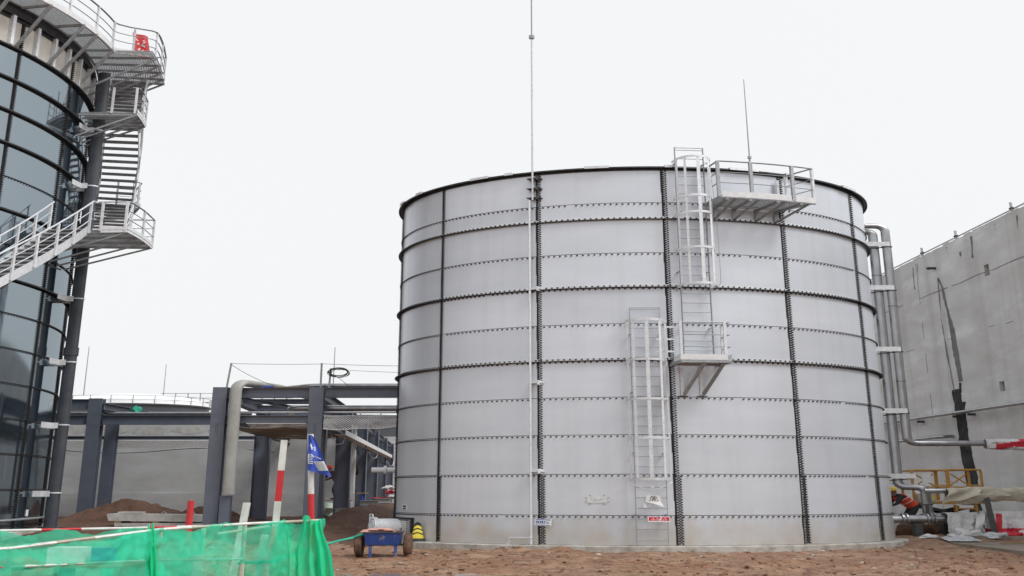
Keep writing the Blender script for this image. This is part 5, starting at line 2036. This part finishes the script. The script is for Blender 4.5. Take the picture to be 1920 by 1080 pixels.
# pole helper
def striped_pole(name, label, p, q, r, bands, flat=False):
    p, q = V(p), V(q)
    th = thing(name, tuple(p), label, 'pole')
    f0 = 0
    for i, (f, mt) in enumerate(bands):
        a, b = p + (q - p) * f0, p + (q - p) * f
        if flat:
            MB().bar(a, b, r * 2, r * 1.2, up=(0, 1, 0)).build('band', mt, th, smooth=0)
        else:
            MB().tube([a, b], r, 14).build('band', mt, th)
        f0 = f
    return th
striped_pole('striped_pole', 'leaning red and white pole before the rack, left of the blue flag', (-2.29, 15.0, 0), (-2.228, 15.0, 2.585), .031,
             ((.2, 'polewhite'), (.44, 'red'), (.60, 'polewhite'), (.80, 'red'), (1, 'polewhite')), flat=True)
striped_pole('striped_pole', 'red and white pole carrying the blue flag', (-1.905, 15.2, 0), (-2.0, 15.2, 2.70), .031,
             ((.26, 'polewhite'), (.62, 'red'), (.82, 'polewhite'), (1, 'polewhite')))
striped_pole('short_post', 'short red post standing up behind the green netting', (-2.95, 14.3, 0), (-2.945, 14.3, 1.57), .031, ((.3, 'polewhite'), (1, 'red')))
striped_pole('short_post', 'short white board post left of the leaning striped pole', (-2.66, 15.0, 0), (-2.55, 15.0, 1.53), .034, ((1, 'polewhite'),), flat=True)
striped_pole('short_post', 'pale post seen through the netting near its right end', (-2.26, 14.0, 0), (-2.20, 14.0, 1.05), .032, ((1, 'polewhite'),), flat=True)
striped_pole('short_post', 'pale post seen through the netting below the white board post', (-2.64, 13.2, 0), (-2.62, 13.2, .80), .032, ((1, 'polewhite'),), flat=True)

fg = thing('blue_flag', (-2.0, 15.1, 2.0), 'blue flag with white lettering hanging from its pole', 'flag')
def flagf(u_, v_):
    # hangs from the pole head as a narrow triangle that widens downwards
    w_ = .03 + .215 * v_ ** .8
    x = -2.005 + w_ * (u_ - .12) + .03 * v_
    z = 2.68 - .60 * v_ - .12 * v_ * u_
    y = 15.10 + .035 * sin(u_ * 9 + v_ * 3) * (.3 + v_) + .02 * sin(v_ * 8)
    return V((x, y, z))
m = MB()
m.grid(flagf, 14, 18)
m.grid(lambda a, b: flagf(a, b) + V((0, .006, 0)), 14, 18)
m.build('cloth', 'flagblue', fg, smooth=70)
m = MB()
r8 = random.Random(12)
def fstroke(a, b, w_=.014):
    pts = [flagf(a[0] + (b[0] - a[0]) * i / 4, a[1] + (b[1] - a[1]) * i / 4) + V((0, -.006, 0)) for i in range(5)]
    for p_, q_ in zip(pts, pts[1:]):
        m.bar(p_, q_, w_, .002, up=(0, 1, 0))
for i in range(7):
    fstroke((.40 + .085 * i, .70 - .01 * i), (.50 + .075 * i, .93 - .012 * i), .014)
for i in range(6):
    vv = .55 + .05 * i
    fstroke((.06, vv), (.34 - .03 * (i % 2), vv - .02), .012)
fstroke((.08, .56), (.08, .82), .012)
fstroke((.32, .54), (.40, .60), .012)
fstroke((.45, .56), (.80, .60), .012)
fstroke((.2, .30), (.6, .36), .012)
fstroke((.3, .24), (.38, .40), .010)
fstroke((.6, .30), (.55, .42), .010)
tag(m.build('lettering', 'paper', fg, smooth=0), None, kind='stuff')

# netting fences
def rail_pole(th, a, b, r, mats_, name='rail'):
    a, b = V(a), V(b)
    n_ = len(mats_)
    for i in range(n_):
        MB().tube([a + (b - a) * (i / n_), a + (b - a) * ((i + 1) / n_)], r, 8).build(name, mats_[i], th)
def net_sheet(parent, P, top, seed, mt='greennet', fold=.05, nu=70, nv=22, dip=.05, bottom=.0):
    """P(u) -> ground point along the fence, top(u) -> rail height"""
    def fn(u_, v_):
        b = P(u_)
        zt = top(u_)
        e = .01
        d = (P(min(1, u_ + e)) - P(max(0, u_ - e))).normalized()
        s_ = V((d.y, -d.x, 0))
        off = .03 + fold * (.35 + v_) * (sin(u_ * 31 + seed) * .4 + 1.6 * fb(u_ * 7, v_ * 1.6, seed)) + .055 * fb(u_ * 22, v_ * 3.2 + u_ * 9, seed) * (.35 + v_) + .02 * fb(u_ * 60, v_ * 9, seed, 3)
        z = zt - (zt - bottom) * v_
        z += (.028 - dip * abs(sin(u_ * 17 + seed)) ** 3 * 1.6 + .03 * fb(u_ * 30, 0, seed)) * (1 - v_)
        return V((b.x, b.y, 0)) + s_ * off + UP * (z + gz(b.x, b.y))
    m = MB()
    m.grid(fn, nu * 2, nv * 2)
    return m.build('netting', mt, parent, smooth=180, normals=False)
F = [V((-4.15, 7.6, 0)), V((-3.24, 10.2, 0)), V((-2.80, 12.5, 0)), V((-2.30, 13.5, 0)), V((-1.74, 14.2, 0))]
FT = [1.04, 1.085, 1.195, 1.235, 1.265]
def along(ps, u_):
    f = u_ * (len(ps) - 1)
    i = min(int(f), len(ps) - 2)
    return ps[i] + (ps[i + 1] - ps[i]) * (f - i)
fn_ = thing('netting_fence', (-2.8, 12.5, 0), 'front fence of bright green debris netting on pale poles', 'fence')
net_sheet(fn_, lambda u_: along(F, u_), lambda u_: along(FT, u_), 1.3, fold=.06, nu=110)
for i in range(4):
    a, b = F[i] + UP * FT[i], F[i + 1] + UP * FT[i + 1]
    rail_pole(fn_, a, b, .021, (['canvas', 'polewhite', 'polewhite'], ['polewhite', 'canvas', 'polewhite', 'polewhite'], ['polewhite', 'canvas', 'polewhite'], ['polewhite', 'canvas'])[i])
    a, b = F[i] + UP * (.92, .88, .78, .72)[i], F[i + 1] + UP * (.88, .78, .72, .70)[i]
    if i < 3:
        rail_pole(fn_, a, b, .016, (['polewhite', 'red'], ['polewhite', 'canvas', 'polewhite'], ['canvas', 'polewhite'])[i], 'lower_rail')
for i in (1, 2, 3, 4):
    MB().tube([F[i] - UP * .1, F[i] + UP * (FT[i] - .02)], .02, 8).build('fence_post', 'canvas', fn_)
MB().tube([V((-2.42, 14.0, .62)), V((-2.05, 13.9, .66))], .022, 8).build('lower_rail', 'hose', fn_)
MB().tube([V((-2.55, 13.6, 1.08)), V((-2.15, 13.9, 1.18))], .022, 8).build('lower_rail', 'canvas', fn_)
# gathered swag of netting tied at the second post and the bunch at the right end
def bunch(x0, y0, w, zt, seed, mt):
    def fn(u_, v_):
        g_ = .45 + .55 * smooth01(0, .5, v_)
        x = x0 + w * (u_ - .5) * g_ + .05 * v_ * sin(seed)
        y = y0 - .10 + .11 * sin(u_ * 22 + seed + v_ * 2) * (.4 + .6 * v_) + .05 * fb(u_ * 5, v_ * 3, seed)
        return V((x + .10 * v_ * v_, y, zt * (1 - v_) + .05 * sin(u_ * 6 + seed) * (1 - v_)))
    m = MB()
    m.grid(fn, 60, 26)
    return m
bunch(-1.80, 14.15, .36, 1.30, .4, 'greennet2').build('bunched_netting', 'greennet2', fn_, smooth=180, normals=False)
bunch(-2.83, 12.40, .10, 1.24, 2.1, 'greennet2').build('bunched_netting', 'greennet2', fn_, smooth=180, normals=False)
bunch(-2.02, 14.05, .26, 1.24, 5.4, 'greennet').build('bunched_netting', 'greennet', fn_, smooth=180, normals=False)

Bk = [V((-5.2, 12.6, 0)), V((-4.24, 13.0, 0)), V((-3.40, 13.6, 0)), V((-2.75, 14.0, 0))]
BT = [1.16, 1.155, 1.165, 1.18]
fb2 = thing('netting_fence', (-4.0, 13.2, 0), 'rear fence of green netting with a red and white rail', 'fence')
net_sheet(fb2, lambda u_: along(Bk, u_), lambda u_: along(BT, u_) - .03, 4.1, fold=.05, nu=80)
for i in range(3):
    rail_pole(fb2, Bk[i] + UP * BT[i], Bk[i + 1] + UP * BT[i + 1], .019, (['polewhite', 'polewhite'], ['polewhite', 'red', 'polewhite'], ['polewhite', 'red', 'polewhite'])[i])
for i in (1, 2, 3):
    MB().tube([Bk[i] - UP * .1, Bk[i] + UP * (BT[i] - .02)], .02, 8).build('fence_post', 'canvas', fb2)
bunch(-3.25, 13.6, .5, 1.12, 3.3, 'greennet').build('bunched_netting', 'greennet', fb2, smooth=180, normals=False)

# things inside the netted pen
m = MB()
m.box(-3.62, -3.36, 12.3, 12.6, .75, .96)
bxo = m.build('carton', 'paper', origin=(-3.5, 12.4, .75), smooth=0)
tag(bxo, 'white carton standing on the pallet inside the netted pen', 'carton')
m = MB()
m.box(-3.30, -3.16, 12.4, 12.62, .75, .95)
tag(m.build('blue_carton', 'signblue', origin=(-3.2, 12.5, .75), smooth=0), 'blue carton beside the white one inside the netted pen', 'carton')
pl = thing('pallet', (-3.6, 12.4, 0), 'timber pallet stack carrying cartons inside the netted pen', 'pallet')
for k in range(5):
    MB().box(-4.3, -2.95, 12.15 + k * .14, 12.25 + k * .14, .70, .73).build('deck_board', 'timber', pl, smooth=0)
for x in (-4.25, -3.62, -3.05):
    MB().box(x, x + .1, 12.15, 12.8, 0, .695).build('bearer', 'timber', pl, smooth=0)
sk = MB()
sk.blob((-3.62, 11.6, .80), .12, .2, .08, seed=88, n=16, k=8, rough=.3)
tag(sk.build('sack', 'timber', origin=(-3.6, 11.6, .7), smooth=180), 'tan sack lying in the netted pen near the left edge', 'sack')
st_ = MB()
st_.box(-3.85, -3.42, 11.4, 11.85, 0, .73)
tag(st_.build('crate', 'timber', origin=(-3.1, 10.6, 0), smooth=0), 'timber crate under the tan sack in the netted pen', 'crate')

# soil, wrapped hydrant and scraps at the rack foot
hd = thing('wrapped_valve', (-3.55, 45, 1.05), 'valve wrapped in white and red rags between rack and grey tank', 'valve')
hx, hy = -3.52, 44.6
hz_ = gz(hx, hy)
m = MB()
m.tube([(hx, hy, hz_), (hx, hy, hz_ + .5), (hx + .02, hy, hz_ + .78)], [.09, .11, .06], 10)
m.build('stem', 'steelpipe', hd)
m = MB()
m.blob((hx, hy - .03, hz_ + .78), .15, .13, .14, seed=301, n=14, k=9, rough=.7)
m.blob((hx + .03, hy - .03, hz_ + .38), .13, .12, .16, seed=302, n=14, k=9, rough=.7)
m.build('white_rag', 'cloth', hd, smooth=40)
m = MB()
m.blob((hx, hy - .08, hz_ + .58), .13, .10, .09, seed=303, n=14, k=9, rough=.7)
m.tube([(hx, hy, hz_ + .45), (hx - .12, hy - .05, hz_ + .32), (hx - .3, hy - .05, hz_ + .27), (hx - .5, hy, hz_ + .29)], .03, 6)
m.build('red_rag', 'clothred', hd, smooth=40)
for i, (x, y, L_) in enumerate(((-4.0, 37.2, .42), (-3.75, 41.0, .5), (-3.62, 43.6, .45))):
    m = MB()
    z = gz(x, y) + .06
    h_section(m, (x - L_ * .5, y, z + .1), (x + L_ * .5, y, z + .1), .16, .22, (0, 0, 1))
    tag(m.build('steel_offcut', 'precast', origin=(x, y, z), smooth=0), ('nearest', 'middle', 'farthest')[i] + ' pale steel beam offcut lying on the soil beside the rack', 'offcut', 'beam offcuts beside the rack')
gt = MB()
gt.blob((-5.05, 43.2, .75), .28, .4, .35, seed=77, n=16, k=10, rough=.5)
tag(gt.build('green_tarpaulin', 'greenglass', origin=(-5, 43.2, .45), smooth=60), 'crumpled light green tarpaulin between the rack columns', 'tarpaulin')

# ----------------------------------------------------------------------------
# workers
# ----------------------------------------------------------------------------
def person(label, J, skinzone, vest_mat, origin, helmet_mat='helmet', head_dir=(0, -1, 0), vest_range=None):
    """J: joint positions in metres; one skinned body, vest and helmet as clothing"""
    names_ = list(J)
    th = thing('person', origin, label, 'person')
    E_ = [('pelvis', 'waist'), ('waist', 'chest'), ('chest', 'neck'), ('neck', 'head'), ('head', 'crown'),
          ('chest', 'shL'), ('shL', 'elL'), ('elL', 'wrL'), ('wrL', 'haL'), ('chest', 'shR'), ('shR', 'elR'), ('elR', 'wrR'), ('wrR', 'haR'),
          ('pelvis', 'hipL'), ('hipL', 'knL'), ('knL', 'anL'), ('anL', 'toL'), ('pelvis', 'hipR'), ('hipR', 'knR'), ('knR', 'anR'), ('anR', 'toR')]
    RAD = dict(pelvis=.145, waist=.135, chest=.165, neck=.062, head=.098, crown=.075, sh=.082, el=.05, wr=.036, ha=.042, hip=.105, kn=.068, an=.048, to=.045)
    rad = lambda n_: RAD.get(n_, RAD.get(n_[:-1]))
    me = bpy.data.meshes.new('body')
    me.from_pydata([tuple(V(J[n_])) for n_ in names_], [(names_.index(a), names_.index(b)) for a, b in E_], [])
    tmp = bpy.data.objects.new('body_tmp', me)
    COL.objects.link(tmp)
    md = tmp.modifiers.new('skin', 'SKIN')
    sv = me.skin_vertices[0].data if me.skin_vertices else None
    if sv is None:
        bm = bmesh.new()
        bm.from_mesh(me)
        bm.verts.layers.skin.verify()
        bm.to_mesh(me)
        bm.free()
        sv = me.skin_vertices[0].data
    for i, n_ in enumerate(names_):
        r = rad(n_)
        sv[i].radius = (r, r * (.78 if n_ in ('chest', 'waist', 'pelvis') else 1))
        sv[i].use_root = (n_ == 'pelvis')
    tmp.modifiers.new('sub', 'SUBSURF').levels = 2
    dg = bpy.context.evaluated_depsgraph_get()
    ev = tmp.evaluated_get(dg)
    em = bpy.data.meshes.new_from_object(ev)
    m = MB()
    verts = [v.co.copy() for v in em.vertices]
    jn = [(n_, V(J[n_])) for n_ in names_]
    for p_ in em.polygons:
        c = V((0, 0, 0))
        for vi in p_.vertices:
            c += verts[vi]
        c /= len(p_.vertices)
        near = min(jn, key=lambda a: (a[1] - c).length - rad(a[0]) * .5)[0]
        m.f.append(tuple(p_.vertices))
        m.m.append(1 if near in ('head', 'crown', 'neck', 'haL', 'haR') else 0)
    m.v = [tuple(v) for v in verts]
    # face: nose, brow and ears pushed from the head
    hd_, cr = V(J['head']), V(J['crown'])
    up_ = (cr - hd_).normalized()
    fw_ = V(head_dir)
    fw_ = (fw_ - up_ * fw_.dot(up_)).normalized()
    sd = fw_.cross(up_)
    m.blob(tuple(hd_ + fw_ * .10 - up_ * .005), .018, .018, .024, seed=1, n=8, k=5, rough=0, mi=1)
    for s in (-1, 1):
        m.blob(tuple(hd_ + sd * (s * .098) + up_ * .0), .014, .02, .03, seed=2, n=8, k=5, rough=0, mi=1)
        m.blob(tuple(hd_ + fw_ * .088 + sd * (s * .035) + up_ * .028), .012, .010, .008, seed=3, n=6, k=4, rough=0, mi=0)
        # fingers and thumb curled from each palm
        w_, h_ = V(J['wrL' if s < 0 else 'wrR']), V(J['haL' if s < 0 else 'haR'])
        d = (h_ - w_).normalized()
        a_ = d.cross(UP if abs(d.z) < .9 else V((1, 0, 0))).normalized()
        b_ = d.cross(a_)
        for k, off in enumerate((-.03, -.01, .01, .03)):
            L_ = (.060, .070, .066, .052)[k]
            q = h_ + d * .02 + a_ * off
            m.tube([q, q + d * (L_ * .6), q + d * (L_ * .85) + b_ * (L_ * .5)], [.010, .009, .007], 6, mi=1)
        q = h_ - d * .01 + a_ * .035
        m.tube([q, q + a_ * .025 + d * .025, q + a_ * .02 + d * .05 + b_ * .015], [.011, .010, .008], 6, mi=1)
    m.build('body', ['workwear', 'skin'], th, smooth=180)
    bpy.data.objects.remove(tmp)
    bpy.data.meshes.remove(em)
    # vest: a shell round the trunk
    pv_, wa, cs, nk = V(J['pelvis']), V(J['waist']), V(J['chest']), V(J['neck'])
    ax = (V(J['shR']) - V(J['shL'])).normalized()
    spine = [pv_ + (wa - pv_) * .1, wa, wa + (cs - wa) * .6, cs, cs + (nk - cs) * .6]
    ws = [.175, .172, .19, .20, .115]
    ds = [.150, .142, .155, .158, .10]
    m = MB()
    k_ = 18
    tape = []
    for i, (c, w_, d_) in enumerate(zip(spine, ws, ds)):
        tn = (spine[min(i + 1, 4)] - spine[max(i - 1, 0)]).normalized()
        x_ = (ax - tn * ax.dot(tn)).normalized()
        y_ = tn.cross(x_)
        for j in range(k_):
            a = 2 * pi * j / k_
            m.v.append(tuple(c + x_ * (w_ * cos(a)) + y_ * (d_ * sin(a))))
        if i in (1, 2):
            tape.append([c + tn * .02 + x_ * ((w_ + .006) * cos(2 * pi * j / k_)) + y_ * ((d_ + .006) * sin(2 * pi * j / k_)) for j in range(k_ + 1)])
    for i in range(4):
        for j in range(k_):
            a, b = i * k_ + j, i * k_ + (j + 1) % k_
            m.f.append((a, b, b + k_, a + k_))
            m.m.append(0)
    vt = m.build('vest', vest_mat, th, smooth=60)
    for tp_ in tape:
        mt_ = MB()
        mt_.tube(tp_, .014, 5, cap=False)
        mt_.build('reflective_band', 'reflect', vt)
    # helmet
    m = MB()
    c = hd_ + up_ * .035 - fw_ * .005
    kk, nn = 6, 20
    o_ = 0
    rings = [(.150, -.012, .03), (.128, -.004, .0)] + [(.125 * cos(pi / 2 * i / kk), .125 * sin(pi / 2 * i / kk), 0) for i in range(kk)] + [(.004, .126, 0)]
    for (r, h_, brim) in rings:
        for j in range(nn):
            a = 2 * pi * j / nn
            e = brim * max(0, cos(a)) * 1.6
            m.v.append(tuple(c + fw_ * ((r + e) * cos(a)) + sd * (r * .9 * sin(a)) + up_ * h_))
    for i in range(len(rings) - 1):
        for j in range(nn):
            a, b = i * nn + j, i * nn + (j + 1) % nn
            m.f.append((a, b, b + nn, a + nn))
            m.m.append(0)
    m.build('helmet', helmet_mat, th, smooth=60)
    return th

def pose(ox, oy, oz, face, lean, reach=.0, knee=.06, spread=.10, arm=(.30, -.25), arm2=None, scale=1.0):
    """standing figure at ox, oy, oz facing direction face (radians, 0 = towards -y), leaning forward by lean"""
    f = V((sin(face), -cos(face), 0))
    s = V((cos(face), sin(face), 0))
    P_ = lambda a, b, c: V((ox, oy, oz)) + (s * a + f * b + UP * c) * scale
    hipz = .92
    back = -.10 * lean
    L = lambda d: (back + d * sin(lean), hipz + d * cos(lean))
    J = {}
    J['pelvis'] = P_(0, *L(0))
    J['waist'] = P_(0, *L(.18))
    J['chest'] = P_(0, *L(.42))
    b, c = L(.56)
    J['neck'] = P_(0, b, c)
    J['head'] = P_(0, b + .05, c + .13 - .02 * lean)
    J['crown'] = P_(0, b + .08, c + .23 - .03 * lean)
    arm2 = arm2 or arm
    for sg, n_, (af, az_) in ((-1, 'L', arm), (1, 'R', arm2)):
        b, c = L(.48)
        J['sh' + n_] = P_(sg * .185, b, c)
        J['el' + n_] = P_(sg * .23, b + af * .45, c + az_ * .9)
        J['wr' + n_] = P_(sg * .16, b + af * 1.15, c + az_ * 1.25)
        J['ha' + n_] = P_(sg * .14, b + af * 1.38, c + az_ * 1.38)
        bb, cc = L(-.02)
        J['hip' + n_] = P_(sg * .09, bb, cc - .02)
        J['kn' + n_] = P_(sg * (.09 + spread * .5), bb + knee + .04, .48)
        J['an' + n_] = P_(sg * (.09 + spread), .0 + (.05 * sg), .085)
        J['to' + n_] = P_(sg * (.10 + spread), .16 + (.05 * sg), .045)
    return J

g0 = .26
person('bent worker in orange-red vest and yellow helmet beside the riser pipes', pose(8.16, 32.0, g0, radians(-82), .72, knee=.14, arm=(.20, -.34), arm2=(.24, -.30)), None, 'vestred', (8.16, 32.0, g0), head_dir=(-.9, -.2, -.35))
# trestles inside the rack with two workers on them
def trestle(x, y, z0, zt, label):
    th = thing('work_trestle', (x, y, z0), label, 'trestle')
    for k in range(3):
        MB().box(x - .55, x + .55, y - .33 + k * .23, y - .13 + k * .23, zt - .05, zt).build('plank', 'timber', th, smooth=0)
    for sx in (-.45, .45):
        for sy in (-.25, .27):
            MB().bar((x + sx, y + sy, z0), (x + sx * .95, y + sy * .9, zt - .05), .05, .05, up=(0, 1, 0)).build('leg', 'flagblue', th, smooth=0)
        MB().bar((x + sx * .98, y - .25, (z0 + zt) / 2), (x + sx * .98, y + .27, (z0 + zt) / 2), .04, .04).build('brace', 'flagblue', th, smooth=0)
trestle(-5.0, 43.5, .42, 1.28, 'nearer blue-legged trestle with planks between the rack columns')
person('worker in orange vest working on the nearer trestle in the rack', pose(-4.90, 43.5, 1.28, radians(-60), .5, arm=(.2, -.3)), None, 'vestred', (-4.90, 43.5, 1.28), helmet_mat='vestred', head_dir=(-.8, -.5, -.2))
trestle(-4.92, 47.0, .42, 1.62, 'farther blue-legged trestle with planks between the rack columns')
person('worker in lime yellow vest standing on the farther trestle in the rack', pose(-4.93, 47.0, 1.62, radians(170), .10, arm=(.12, -.36)), None, 'vestyellow', (-4.88, 47.0, 1.62), helmet_mat='black', head_dir=(.9, .3, 0))

for o in bpy.data.objects:
    if '_o' in o:
        del o['_o']
